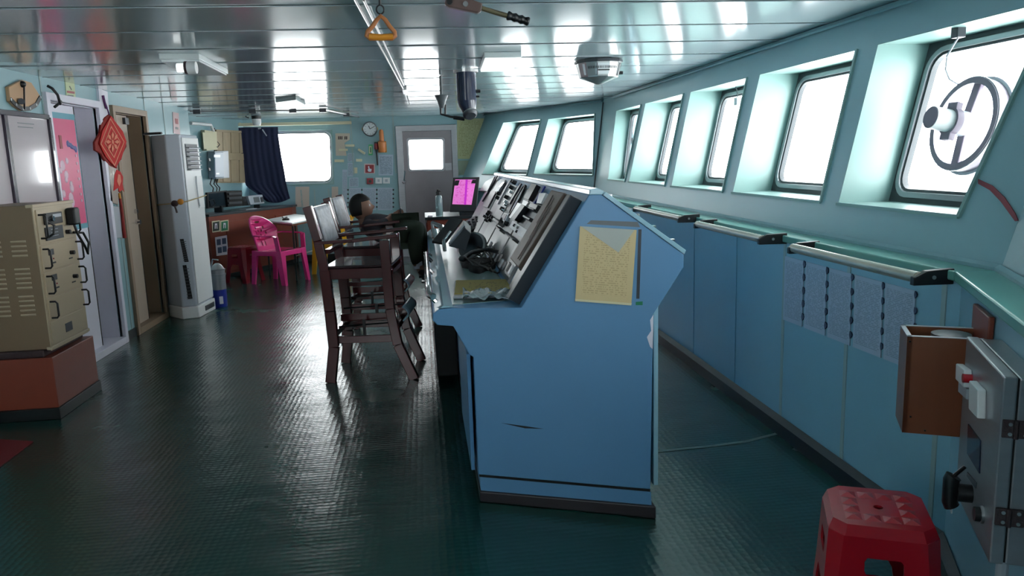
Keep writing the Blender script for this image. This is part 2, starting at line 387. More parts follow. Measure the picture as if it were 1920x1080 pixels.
# far angled segment
def segplane(fold, Uv, x, y):
    a = fold(XB, ZS-.03); b = fold(XT, H); n = Uv.cross(b-a); return pl(x, y, a, n)
holes = []
for n_, q in ((1, [(943.8, 229.5), (904, 326.5), (988, 329), (1014.8, 223)]), (2, [(1028, 223), (1000, 326.5), (1112, 329), (1116, 213)])):
    C = [segplane(farfold, UF, *t) for t in q]
    holes.append(C); window(n_, C, OF)
P = [farfold(XB, ZS-.045), farend(XB, ZS-.045), farend(XT+.006, H+.02), farfold(XT+.006, H+.02)]
wallseg('wall_right_far_upper', P, OF, holes)
# near angled segment (continues past the frame beside the camera)
holes = []
a0 = nearfold(XB, ZS); b0 = nearfold(XT, H); up_ = (b0-a0)
for n_, (s0, s1) in ((8, (.35, 1.35)), (9, (1.5, 2.5))):
    fz = lambda z: a0+up_*((z-ZS)/(H-ZS))
    C = [fz(1.98)+UN*s0, fz(1.2)+UN*s0, fz(1.2)+UN*s1, fz(1.98)+UN*s1]
    holes.append(C); window(n_, C, ON)
P = [nearfold(XB, ZS-.045), nearend(XB, ZS-.045), nearend(XT+.006, H+.02), nearfold(XT+.006, H+.02)]
wallseg('wall_right_near_upper', P, ON, holes)

# far wall with window and steel door opening
WF = [V((-2.64, YF, 2.0)), V((-2.64, YF, 1.19)), V((-1.36, YF, 1.17)), V((-1.33, YF, 1.99))]
dx0, dx1, dzt = -.35, .525, 1.985
o = MB(); o.prism([(-3.7, YF, 0), (-3.7, YF, H+.02), (1.12, YF, H+.02), (.80, YF, 0), (dx1, YF, 0), (dx1, YF, dzt), (dx0, YF, dzt), (dx0, YF, 0)], (0, .12, 0), holes=[WF])
struct(o.build('wall_far', M_wall))
DEP = .1; window(10, WF, V((0, 1, 0)), .008, .12, M_trim); DEP = .27
# small piece of the same window showing lower at its right
# vertical joints on the far wall
for x in (455, 560, 585, 612, 662, 741):
    q = onY(x, 300, YF); z0, z1 = (0.1, 1.1) if x in (560, 585, 612) else (1.3, H)
    struct(MB().box(q.x-.012, q.x+.012, YF-.004, YF, z0, z1).build('trim_6', M_trim))
# far steel door
e = bpy.data.objects.new('door_1', None); COL.objects.link(e); struct(e); e['_w'] = 1
fr = MB()
fr.prism([(dx0-.03, YF-.03, 0), (dx0-.03, YF-.03, dzt+.03), (dx1+.03, YF-.03, dzt+.03), (dx1+.03, YF-.03, 0), (dx1-.06, YF-.03, 0), (dx1-.06, YF-.03, dzt-.06), (dx0+.07, YF-.03, dzt-.06), (dx0+.07, YF-.03, 0)], (0, .12, 0))
fr.build('door_frame', M_steel, e, bevel=.006)
pw = [V((-.19, YF, 1.80)), V((-.19, YF, 1.35)), V((.32, YF, 1.34)), V((.335, YF, 1.79))]
MB().prism([(dx0+.07, YF, .12), (dx1-.06, YF, .12), (dx1-.06, YF, dzt-.06), (dx0+.07, YF, dzt-.06)], (0, .04, 0), holes=[rrect(pw, 0, .03, 3)]).build('door_leaf', M_steeld, e)
MB().prism(rrect([q-V((0, .012, 0)) for q in pw], -.03, .04, 3), (0, .02, 0), holes=[rrect([q-V((0, .012, 0)) for q in pw], 0, .03, 3)]).build('pane_frame', M_steel, e, bevel=.003)
MB().prism(rrect([q+V((0, .02, 0)) for q in pw], -.01, .03, 3), (0, .006, 0)).build('pane', M_glass, e)
MB().box(dx0+.07, dx1-.06, YF-.03, YF+.08, 0, .12).build('threshold', M_steel, e)
hq = onY(757, 341, YF-.04)
MB().cyl(hq, hq+V((0, .04, 0)), .028).build('door_handle', M_chrome, e, smooth=True)
MB().tube([hq+V((.005, 0, .01)), hq+V((.03, -.02, .17))], .008).build('door_lever', M_chrome, e)
MB().box(dx1-.17, dx1-.07, YF-.004, YF, 1.32, 1.43).build('patch_plate', M_steel, e)
# bottom pipes beside the door
struct(MB().box(-1.9, -.38, YF-.04, YF, 0, .10).build('baseboard_far', M_bdark))

# left wall: openings for two doors
YL1 = 9.43
d2 = (5.99, 6.83, 2.0); d3 = (7.18, 7.92, 1.99)
o = MB(); o.prism([(XL, YN, 0), (XL, d2[0], 0), (XL, d2[0], d2[2]), (XL, d2[1], d2[2]), (XL, d2[1], 0), (XL, d3[0], 0), (XL, d3[0], d3[2]), (XL, d3[1], d3[2]), (XL, d3[1], 0), (XL, YL1, 0), (XL, YL1, H+.02), (XL, YN, H+.02)], (-.12, 0, 0))
struct(o.build('wall_left', M_wall))
o = MB(); o.prism([(XL-.12, YL1, 0), (-3.7, YL1, 0), (-3.7, YL1, H+.02), (XL-.12, YL1, H+.02)], (0, -.1, 0)); struct(o.build('wall_left_return', M_wall))
WA0 = V((-3.42, YL1, 0)); WA1 = V((-2.62, YF+.02, 0)); wad = (WA1-WA0).normalized(); wan = V((wad.y, -wad.x, 0))
o = MB(); o.prism([WA0, WA1, WA1+V((0, 0, H+.02)), WA0+V((0, 0, H+.02))], -wan*.1); struct(o.build('wall_left_far', M_wall))
def wa(x, y, off=0): return pl(x, y, WA0+wan*off, wan)
for yy in (5.93, 5.18, 7.05, 8.0, 8.55):
    z0 = 2.0 if yy in (5.93, 7.05) else 0
    struct(MB().box(XL, XL+.004, yy-.01, yy+.01, 0.08 if z0 == 0 else 0, H).build('trim_7', M_trim))
struct(MB().box(XL, XL+.012, d2[1]+.04, d3[0]-.04, 0, .08).build('baseboard_left', M_bdark))
struct(MB().box(XL, XL+.012, d3[1]+.04, YL1, 0, .08).build('baseboard_left', M_bdark))
struct(MB().box(XL, XL+.012, YN, d2[0]-.04, 0, .08).build('baseboard_left', M_bdark))
# white door frame, sill, reveal; door leaf set back in the wall
def left_door(n, d, dm, fm, rev, yl):
    y0, y1, zt = d; e = bpy.data.objects.new('door_%d' % n, None); COL.objects.link(e); struct(e); e['_w'] = 1
    b = MB(); w_ = .055
    b.prism([(XL+.03, y0-w_, 0), (XL+.03, y0-w_, zt+w_), (XL+.03, y1+w_, zt+w_), (XL+.03, y1+w_, 0), (XL+.03, y1, 0), (XL+.03, y1, zt), (XL+.03, y0, zt), (XL+.03, y0, 0)], (-.05, 0, 0))
    b.build('door_frame', fm, e, bevel=.004)
    L = MB()
    for ya, yb in ((y0-.002, y0+.006), (y1-.006, y1+.002)): L.box(XL-rev, XL-.02, ya, yb, .05, zt)
    L.box(XL-rev, XL-.02, y0, y1, zt-.006, zt+.002); L.build('jamb', fm, e)
    MB().box(XL-rev, XL+.03, y0, y1, 0, .06).build('door_sill', fm, e, bevel=.004)
    MB().box(XL-rev-.04, XL-rev, y0, y1, .05, zt).build('inner_panel', dm, e)
    MB().box(XL-.085, XL-.045, y0, yl, .05, zt-.01).build('door_leaf', dm, e, bevel=.003)
    MB().box(XL-.086, XL-.043, yl-.002, yl+.010, .05, zt-.01).build('door_edge_gap', M_blackm, e)
    return e
e2 = left_door(2, d2, M_white, M_white, .2, 6.52)
e3 = left_door(3, d3, M_beige, M_beiged, .2, 7.62)
b = MB(); b.cyl((XL-.045, 7.57, 1.00), (XL-.005, 7.57, 1.00), .024); b.build('door_knob', M_chrome, e3, smooth=True)
b = MB(); b.cyl((XL-.045, 7.57, 1.10), (XL-.02, 7.57, 1.10), .022); b.build('door_lock', M_chrome, e3, smooth=True)
b = MB(); b.cyl((XL-.012, 7.57, 1.00), (XL-.008, 7.47, 1.00), .009); b.build('door_lever', M_chrome, e3, smooth=True)
MB().box(XL-.045, XL-.02, 7.52, 7.61, 1.9, 1.96).build('door_closer', M_dgrey, e3)
# near wall behind the camera, with a window 
nw = [V((-2.4, YN, 1.98)), V((-2.4, YN, 1.2)), V((-1.3, YN, 1.2)), V((-1.3, YN, 1.98))]
o = MB(); o.prism([(-3.7, YN, 0), (-3.7, YN, H+.02), (.95, YN, H+.02), (.7, YN, 0)], (0, -.12, 0), holes=[nw])
struct(o.build('wall_near', M_wall))

# ================================================================== MAIN CONSOLE
CA = V((.171, 3.162, 0)); CB = V((.881, 2.869, 0)); CN = V((CB.y-CA.y, -(CB.x-CA.x), 0)).normalized()   # oblique near end
def yend(X): return CA.y+(X-CA.x)*(CB.y-CA.y)/(CB.x-CA.x)
CYF = 7.0
con = thing('bridge_console', 'long pale blue bridge console with sloping instrument panel, standing on the green floor', 'console', (.5, 5, 0))
prof = [(.176, .125), (.865, .125), (.876, .86), (.983, 1.05), (.983, 1.10), (.690, 1.335), (.645, 1.335), (.378, .875), (.10, .866), (.04, .858), (.014, .84), (.010, .81), (.03, .79), (.097, .787), (.160, .665), (.176, .655)]
def cprism(m, pf, y1=CYF, off=0, y0=None):
    a = [m.v((x, (yend(x)+off if y0 is None else y0), z)) for x, z in pf]; b = [m.v((x, y1, z)) for x, z in pf]; n = len(pf)
    m.b.faces.new(a); m.b.faces.new(list(reversed(b)))
    for i in range(n): m.b.faces.new([a[i], b[i], b[(i+1) % n], a[(i+1) % n]])
    return m
cprism(MB(), prof).build('body', M_con, con, bevel=.004)
# rims: glossy pale folded edges along ridge and forward slope
cprism(MB(), [(.645, 1.334), (.648, 1.356), (.675, 1.360), (.700, 1.348), (.693, 1.334)], off=-.002).build('ridge_trim', M_conl, con, bevel=.003)
cprism(MB(), [(.695, 1.332), (.705, 1.345), (.990, 1.116), (.984, 1.100)], off=-.004).build('forward_rim', M_conl, con, bevel=.002)
for s_ in (.08, .32, .42, .62, .85):
    x = .70+.29*s_; z = 1.347-.229*s_; MB().box(x-.008, x+.008, yend(x)+.004, yend(x)+.02, z-.003, z+.006).build('rim_clip', M_chrome, con)
# toe kick and stained base
cprism(MB(), [(.185, 0), (.872, 0), (.868, .112), (.182, .112)], off=.006).build('base_plinth', M_con, con)
cprism(MB(), [(.178, 0), (.885, 0), (.885, .055), (.178, .05)], off=-.006).build('stained_base_rail', M_rust, con, bevel=.006)
cprism(MB(), [(.18, .112), (.866, .112), (.866, .128), (.18, .128)], off=.008).build('shadow_gap', M_blackm, con)
MB().box(.148, .165, 3.20, 4.0, .13, .66).build('access_door', M_con, con, bevel=.003)
MB().box(.885, .905, 2.90, 3.7, .13, .93).build('access_door', M_conl, con, bevel=.003)
q0 = MB(); q0.hexa([(.878, 2.895, .93), (.912, 2.895, .93), (.912, 3.7, .93), (.878, 3.7, .93), (.893, 2.90, .97), (.896, 2.90, .97), (.896, 3.7, .97), (.893, 3.7, .97)]); q0.build('door_cap', M_conl, con)
# desk top lining and rails
cprism(MB(), [(.06, .862), (.372, .872), (.372, .877), (.06, .868)], y0=3.26).build('desk_surface', mat('desk_green', (112, 140, 138), .25, var=.08), con)
cprism(MB(), [(.022, .846), (.045, .862), (.10, .869), (.06, .874)], off=.01).build('desk_edge', M_conl, con)
# side panel marks on the oblique end
def ce(x, y): return pl(x, y, CA, CN)
def onend(nm, pts, m, parent=con, th=.004):
    P_ = [ce(*q) for q in pts]; n = CN if CN.y < 0 else -CN
    return MB().prism(P_, n*th).build(nm, m, parent)
CNf = CN if CN.y < 0 else -CN
onend('end_slot', [(1197, 430), (1203, 430), (1199, 560), (1193, 560)], M_dgrey, th=.001)
onend('end_sticker', [(1192, 566), (1205, 565), (1205, 572), (1192, 572)], M_green, th=.001)
onend('worn_plate', [(1108, 413), (1196, 416), (1200, 426), (1100, 420)], M_grey, th=.001)
P_ = [ce(*q) for q in ((1225, 590), (1219, 600), (1221, 620), (1213, 632), (1219, 650), (1224, 655))]
MB().prism(P_, CNf*.0012).build('chipped_paint', M_white, con)
onend('scratch', [(940, 793), (985, 799), (1020, 804), (985, 803)], M_blackm, th=.0008)
# tan card in a sleeve on the end
cd = thing('printed_card', 'tan printed card in a clear sleeve taped to the blue console end', 'notice', tuple(ce(1135, 565)))
m = MB(); m.slab(*[ce(*q)+CNf*.003 for q in ((1088, 424), (1079, 563), (1184, 571), (1194, 431))], th=.003); m.build('card', M_tan, cd)
m = MB(); m.prism([ce(*q)+CNf*.0065 for q in ((1090, 424), (1160, 473), (1190, 431))], CNf*.001); m.build('torn_sleeve_corner', mat('grey_sleeve', (176, 182, 176), .4, var=.08), cd)
m = MB(); m.prism([ce(*q)+CNf*.0065 for q in ((1079, 560), (1079, 564), (1184, 572), (1185, 568))], CNf*.001); m.build('sleeve_edge', M_cream, cd)
# ---------------- instrument panel frame: s up the slope, y along
PA = V((.378, 0, .875)); PU = V((.645-.378, 0, 1.335-.875)); PL_ = PU.length; PU.normalize(); PN = V((-PU.z, 0, PU.x))
def pp(s, y, h=0): q = PA+PU*s+PN*h; return V((q.x, y, q.z))
def ppx(x, y): q = pl(x, y, PA, PN); return ((q-PA).dot(PU), q.y)
def block(m, s0, s1, y0, y1, h0, h1, tp=0):
    return m.hexa([pp(s0, y0, h0), pp(s1, y0, h0), pp(s1, y1, h0), pp(s0, y1, h0), pp(s0+tp, y0+tp, h1), pp(s1-tp, y0+tp, h1), pp(s1-tp, y1-tp, h1), pp(s0+tp, y1-tp, h1)])
# module plates along the panel
def module(nm, y0, y1, s0, s1, m_, h=.012):
    b = MB(); block(b, s0, s1, y0, y1, 0, h, .003); return b.build(nm, m_, con)
ye = 3.22
# brown covered tray nearest the end, its grey casing
cs = MB(); cs.hexa([pp(.0, 3.14, 0), pp(.50, 3.02, 0), pp(.50, 3.10, 0), pp(.0, 3.22, 0), pp(.0, 3.14, .055), pp(.50, 3.02, .055), pp(.50, 3.10, .055), pp(.0, 3.22, .055)]); cs.build('panel_side_casing', M_dgrey, con, bevel=.003)
ct = MB(); ct.hexa([pp(.13, 3.235, .012), pp(.50, 3.11, .012), pp(.50, 3.43, .012), pp(.13, 3.55, .012), pp(.13, 3.235, .065), pp(.50, 3.11, .065), pp(.50, 3.43, .065), pp(.13, 3.55, .065)])
ct.build('wrapped_brown_cover', M_tray, con, bevel=.006)
rn = random.Random(11)
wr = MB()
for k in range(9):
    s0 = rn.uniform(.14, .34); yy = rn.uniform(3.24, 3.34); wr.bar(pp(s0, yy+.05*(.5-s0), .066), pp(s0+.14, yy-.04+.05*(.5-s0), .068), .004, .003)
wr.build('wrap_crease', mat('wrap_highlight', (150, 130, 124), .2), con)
lb = MB(); block(lb, .02, .12, 3.26, 3.42, 0, .03, .004); lb.build('switch_block', M_black, con)
lb = MB(); lb.prism(rrect([pp(.10, 3.17, .002), pp(.005, 3.20, .002), pp(.005, 3.26, .002), pp(.10, 3.25, .002)], 0, .01, 2), PN*.012, holes=[rrect([pp(.10, 3.17, .002), pp(.005, 3.20, .002), pp(.005, 3.26, .002), pp(.10, 3.25, .002)], .015, .006, 2)]); lb.build('bracket_frame', M_chrome, con)
# instrument modules from the near end to the far end
mods = [(3.60, 3.92, M_grey), (3.94, 4.22, M_dgrey), (4.24, 4.66, M_grey), (4.68, 4.98, M_dgrey), (5.0, 5.42, M_grey), (5.44, 5.8, M_dgrey), (5.82, 6.3, M_grey), (6.32, 6.9, M_dgrey)]
for i, (a, b_, m_) in enumerate(mods):
    o = module('instrument_plate', a, b_, .02, .49, m_, .010 if i % 2 else .014)
def onp(nm, pts, m_, h0=.014, h1=.02, parent=con, **kw):
    b = MB(); L = []
    for q in pts: s, y = ppx(*q); L.append(pp(s, y, h0))
    b.prism(L, PN*(h1-h0)); return b.build(nm, m_, parent, **kw)
def Z5(*pts): return [(900+x/7.2, 320+y/7.2) for x, y in pts]
# traced instrument faces (positions on the slope, real heights)
onp('indicator_display', Z5((315, 140), (390, 150), (290, 310), (245, 300)), M_lgrey, h1=.03)
onp('indicator_display', Z5((360, 180), (385, 182), (330, 250), (305, 245)), M_lcd, h0=.03, h1=.033)
onp('dark_readout', Z5((190, 280), (255, 300), (140, 520), (75, 500)), M_black, h1=.026)
onp('dark_readout', Z5((780, 215), (850, 235), (740, 440), (670, 410)), M_black, h1=.04)
onp('dark_readout', Z5((655, 500), (700, 530), (560, 720), (505, 690)), M_black, h1=.045)
onp('dark_readout', Z5((110, 170), (240, 100), (140, 300), (30, 290)), M_dgrey, h1=.03)
onp('light_readout', Z5((880, 345), (975, 345), (905, 490), (840, 480)), M_whitep, h1=.035)
onp('light_readout', Z5((600, 480), (655, 500), (505, 690), (480, 680)), M_whitep, h1=.045)
onp('light_readout', Z5((645, 425), (720, 460), (680, 510), (625, 490)), M_whitep, h1=.03)
onp('push_button_plate', Z5((490, 700), (690, 830), (630, 940), (440, 780)), M_lgrey, h1=.024)
onp('frame_outline', Z5((380, 595), (440, 615), (390, 730), (330, 680)), M_lgrey, h1=.03)
onp('frame_inset', Z5((385, 612), (425, 625), (385, 705), (345, 675)), M_dgrey, h0=.03, h1=.033)
onp('seam_strip', Z5((635, 165), (780, 208), (778, 214), (633, 172)), M_lgrey)
onp('seam_strip', Z5((580, 190), (600, 195), (440, 470), (425, 462)), M_dgrey, h1=.024)
onp('seam_strip', Z5((430, 150), (445, 155), (275, 470), (262, 462)), M_lgrey, h1=.024)
onp('seam_strip', Z5((900, 230), (925, 235), (760, 500), (740, 492)), M_blue, h1=.022)
onp('seam_strip', Z5((250, 80), (265, 84), (60, 430), (45, 424)), M_dgrey, h1=.024)
# oval gauge
s, y = ppx(*Z5((545, 420))[0]); b = MB(); 
def oval(s, y, a, c, h, n=24): return [pp(s+a*math.cos(t), y+c*math.sin(t), h) for t in [2*math.pi*i/n for i in range(n)]]
b.prism(oval(s, y, .105, .075, .012), PN*.016, holes=[oval(s, y, .095, .062, .012)]); b.build('gauge_rim', M_black, con)
b = MB(); b.prism(oval(s, y, .095, .062, .012), PN*.009); b.build('gauge_face', M_dial, con)
# knobs, switches and buttons
def knob(x, y, r=.012, h=.03, m_=None, nm='knob'):
    s, yy = ppx(*Z5((x, y))[0]); b = MB(); b.cyl(pp(s, yy, .012), pp(s, yy, .012+h), r, 14, r*.8); return b.build(nm, m_ or M_black, con, smooth=True)
for x, y in ((105, 640), (140, 610), (150, 660), (190, 640), (175, 690), (215, 660), (120, 690), (160, 580)): knob(x, y, .012, .028)
for x, y in ((485, 170), (465, 250), (400, 380), (290, 330), (275, 385), (350, 690), (405, 740), (345, 540), (510, 180)): knob(x, y, .015, .03)
for x, y in ((455, 310), (385, 440), (385, 480), (345, 555), (520, 768), (570, 800), (555, 850), (400, 745)): knob(x, y, .010, .022, M_chrome)
for x, y in ((495, 750), (530, 790), (590, 830), (540, 740), (620, 870)): knob(x, y, .007, .012, M_whitep, 'push_button')
for (x0, y0, x1, y1) in ((270, 690, 320, 780), (800, 500, 850, 600), (770, 560, 820, 610), (700, 670, 760, 740), (395, 870, 470, 930), (480, 930, 530, 1000), (300, 800, 345, 870)):
    a = ppx(*Z5((x0, y0))[0]); c = ppx(*Z5((x1, y1))[0]); b = MB(); block(b, min(a[0], c[0]), max(a[0], c[0])+.01, min(a[1], c[1])-.03, max(a[1], c[1])+.03, .012, .05, .006); b.build('lever_switch', M_black, con, bevel=.003)
for k in range(10):
    s_ = .03+.035*rn.random(); yy = 3.62+.13*k; b = MB(); block(b, s_, s_+.05, yy, yy+.05, .012, .022, .003); b.build('toggle_row', (M_lgrey, M_black, M_dgrey)[k % 3], con)
# chrome guard rails and steering cabinets on the room side of the desk
rl = MB(); rl.tube([(.02, 3.30, .90), (.005, 3.32, .905), (.0, 3.5, .91), (-.005, 4.7, .92), (.02, 4.75, .90)], .016, 10); rl.build('desk_guard_rail', M_chrome, con, smooth=True)
for yy in (3.34, 4.2, 4.7): MB().tube([(.03, yy, .87), (.0, yy, .905)], .011, 8).build('rail_post', M_chrome, con)
sc = MB(); sc.box(.03, .17, 5.0, 6.2, .05, .80); sc.build('steering_cabinet', M_blackm, con, bevel=.008)
MB().tube([(.05, 5.0, .785), (.045, 4.95, .785), (.15, 4.95, .785), (.155, 5.0, .785)], .007, 8).build('cabinet_handle', M_chrome, con)
MB().tube([(.05, 5.0, .695), (.045, 4.95, .695), (.15, 4.95, .695), (.155, 5.0, .695)], .007, 8).build('cabinet_handle', M_chrome, con)
MB().tube([(.055, 4.95, .695), (.045, 4.94, .71), (.062, 4.94, .725), (.045, 4.94, .745), (.062, 4.94, .76), (.055, 4.95, .785)], .009, 8).build('handle_spring', M_chrome, con)
# ---------------- things lying on the desk
def onD(x, y, z=.872): return onZ(x, y, z)
lf = thing('printed_sheet', 'yellowish printed sheet lying at the near end of the console desk', 'paper', tuple(onD(915, 555)))
m = MB(); m.slab(*[onD(*q, z=.885) for q in ((855, 527), (852, 552), (978, 550), (972, 524))], th=.004); m.build('sheet', M_ygold, lf)
bk = tag(MB().prism([onD(*q, z=.874) for q in ((853, 531), (850, 560), (975, 557), (975, 527))], (0, 0, .010)).build('clear_folder', M_lgrey), 'grey folder lying under the yellowish printed sheet on the desk', 'folder')
def crumple(u, v):
    p = onD(868+u*112, 565-v*14, z=.876); return p+V((0, 0, .018+.016*math.sin(u*23+v*5)*math.cos(v*9+u*7)))
tag(MB().grid(crumple, 30, 6).build('plastic_wrap', M_plast, solid=.003, smooth=True), 'crumpled clear plastic wrap at the edge of the console desk', 'wrap')
# black cloth bag / cap heap with wires
def heap(c, rx, ry, rz, seed, m_, nm, lab, cat):
    r_ = random.Random(seed); ph = [r_.uniform(0, 6) for _ in range(6)]; b = MB()
    def fn(u, v):
        a = 2*math.pi*u; t = math.pi/2*v
        k = 1+.14*math.sin(3*a+ph[0])+.09*math.sin(5*a+ph[1]+3*v)+.06*math.sin(9*a+ph[2]+5*v)
        return V((c[0]+rx*k*math.cos(a)*math.cos(t), c[1]+ry*k*math.sin(a)*math.cos(t), c[2]+rz*(math.sin(t)+.12*math.sin(7*a+ph[3])*math.cos(t)*math.sin(t)*2)))
    b.grid(fn, 32, 8); return tag(b.build(nm, m_, smooth='all'), lab, cat)
c = onD(900, 492, .9); heap((c.x, c.y, .874), .10, .22, .05, 1, M_blackm, 'black_cloth_bag', 'crumpled black cloth heap on the console desk behind the yellowish sheet', 'bag')
b = MB()
for k in range(9):
    x0 = rn.uniform(900, 935); y0 = rn.uniform(470, 500); pts = []
    for j in range(12):
        t = j/11; px_ = x0+t*rn.uniform(30, 70)*math.cos(k+t*4); py_ = y0+14*math.sin(k*2+t*6)
        pts.append(onZ(px_, py_, .90+.05*math.sin(t*math.pi+k)))
    b.tube(pts, .004, 6)
tag(b.build('cable_tangle', M_blackm, smooth=True), 'tangle of black cables at the foot of the instrument slope', 'cable')
hs = thing('round_headset', 'round silver rimmed loudspeaker lying on the console desk', 'speaker', tuple(onD(890, 470)))
c0 = onZ(889, 458, .95); m = MB(); m.lathe([(.075, 0), (.09, .02), (.088, .05), (.06, .065), (.03, .07), (.001, .07)], c0-V((0, 0, .03)), (-.5, -.75, .45)); m.build('speaker_cone', M_dgrey, hs, smooth=True)
m = MB(); m.lathe([(.088, .014), (.104, .026), (.100, .044), (.088, .05)], c0-V((0, 0, .03)), (-.5, -.75, .45)); m.build('silver_rim', M_alu, hs, smooth=True)
bx = thing('grey_case', 'grey slanted metal case standing beside the round loudspeaker on the desk', 'case', tuple(onD(862, 470)))
m = MB(); p = [onY(841, 462, 4.6), onY(873, 470, 4.45), onY(883, 438, 4.6), onY(868, 424, 4.75)]; m.prism(p, (.02, .25, .02)); m.build('case_body', M_dgrey, bx, bevel=.004)
m = MB(); m.bar(onY(843, 457, 4.44), onY(870, 424, 4.6), .012, .012); m.build('case_edge', M_lgrey, bx)
tb = thing('black_display', 'thin black panel tilted over the near chrome rail of the console desk', 'panel', tuple(onY(832, 452, 5.0)))
m = MB(); p0, p1 = onY(822, 456, 5.0), onY(856, 411, 5.3); m.bar(p0, p1, .09, .016, up=(0, -.4, 1)); m.build('panel_sheet', M_black, tb, bevel=.003)
m = MB(); m.tube([onY(834, 470, 4.9), onY(832, 452, 4.95), onY(844, 436, 5.1)], .013, 8); m.build('support_arm', M_chrome, tb, smooth=True)
m = MB(); m.tube([onY(810, 418, 5.6), onY(828, 425, 5.55), onY(832, 444, 5.4)], .018, 8); m.tube([onY(812, 430, 5.55), onY(814, 446, 5.45), onY(824, 450, 5.4)], .016, 8); m.tube([onY(810, 418, 5.6), onY(812, 432, 5.55)], .012, 8)
tag(m.build('chrome_hand_grip', M_chrome, smooth=True), 'chrome tube hand grip at the far end of the desk edge', 'handle')
hd = thing('telephone_handset', 'black telephone handset lying across the console desk cables', 'handset', tuple(onD(905, 480)))
m = MB(); q = [onZ(*a) for a in ((868, 485, .93), (885, 473, .95), (915, 468, .96), (940, 474, .95), (950, 488, .93))]; m.tube(q, [.016, .013, .012, .013, .018], 10); m.build('handle', M_black, hd, smooth=True)
MB().ball(q[0], .026, (1, 1.2, .7)).build('earpiece', M_black, hd, smooth=True); MB().ball(q[-1], .028, (1, 1.2, .7)).build('mouthpiece', M_black, hd, smooth=True)
# dark mount / radar hood behind
rc = thing('radar_keyboard', 'black tracker keyboard with knobs beside the pink screen', 'keyboard', tuple(onY(880, 400, 6.6)))
m = MB(); p = onY(886, 402, 6.3); m.hexa([(p.x-.07, 6.1, .876), (p.x+.12, 6.1, .876), (p.x+.12, 6.6, .876), (p.x-.07, 6.6, .876), (p.x-.05, 6.15, .91), (p.x+.1, 6.15, .98), (p.x+.1, 6.6, 1.03), (p.x-.05, 6.6, .96)]); m.build('keyboard_body', M_black, rc, bevel=.008)
for i in range(4):
    for j in range(3): MB().box(p.x-.035+i*.032, p.x-.015+i*.032, 6.2+j*.1, 6.26+j*.1, .93+i*.012, .95+i*.018+j*.012).build('key', M_dgrey, rc)
# ---------------- far cabinet with pink monitor and bottle
fc = thing('side_cabinet', 'red brown cabinet beside the far end of the console under the pink monitor', 'cabinet', (.06, 8.2, 0))
pc = onY(803, 400, 7.9)
MB().box(.02, .62, 7.9, 8.6, .05, .88).build('cabinet_body', M_brown, fc, bevel=.004)
MB().box(-.0, .64, 7.88, 8.62, .88, .91).build('cabinet_top', M_bdark, fc, bevel=.004)
MB().box(.04, .6, 7.92, 8.58, 0, .05).build('cabinet_plinth', M_bdark, fc)
MB().box(.01, .02, 7.93, 8.57, .1, .85).build('cabinet_door', M_brown, fc)
mo = thing('computer_monitor', 'black framed monitor showing a pink chart above the side cabinet', 'monitor', (.42, 8.1, .91))
A_ = [onY(*q, 7.95) for q in ((850, 333), (843, 397), (893, 397), (900, 332))]
tilt = V((0, .05, 0)); A_[0] += tilt; A_[3] += tilt
n = (A_[2]-A_[1]).cross(A_[0]-A_[1]).normalized()
m = MB(); m.prism(A_, -n*.05); m.build('monitor_case', M_black, mo, bevel=.006)
B_ = [onY(*q, 7.95) for q in ((854, 337), (848, 383), (884, 384), (893, 337))]; B_[0] += tilt; B_[3] += tilt
m = MB(); m.slab(*[q+n*.002 for q in B_], th=.003); m.build('screen', M_screen, mo)
for (x0, y0, x1, y1, mm) in ((873, 337, 877, 384, 'mag'), (854, 338, 862, 348, 'b'), (886, 337, 894, 344, 'b')):
    B_ = [onY(*q, 7.93) for q in ((x0, y0), (x0-3, y1), (x1-3, y1), (x1, y0))]
    m = MB(); m.prism(B_, (0, .004, 0)); m.build('screen_bar', M_black if mm == 'b' else MATS.get('magenta') or mat('magenta', (190, 40, 190), .4, emit=.5), mo)
MB().box(.36, .52, 7.97, 8.2, .91, .97).build('monitor_stand', M_black, mo)
bo = thing('water_bottle', 'clear bottle of green drink with a black cap on the side cabinet', 'bottle', (.1, 8.1, .91))
q = onY(824, 400, 8.0)
m = MB(); m.lathe([(.036, 0), (.038, .01), (.038, .17), (.03, .2), (.022, .215)], (q.x, 8.0, .91)); m.build('bottle_body', M_bottle, bo, smooth=True)
m = MB(); m.lathe([(.034, .004), (.034, .09), (.001, .091)], (q.x, 8.0, .91)); m.build('green_drink', M_liquid, bo, smooth=True)
m = MB(); m.lathe([(.026, .215), (.03, .218), (.03, .25), (.018, .26), (.018, .275), (.004, .28)], (q.x, 8.0, .91)); m.build('cap', M_black, bo, smooth=True)
tag(MB().box(.03, .08, 7.92, 8.0, .91, .925).build('folded_tissue', M_white), 'small folded white tissue at the corner of the side cabinet', 'tissue')

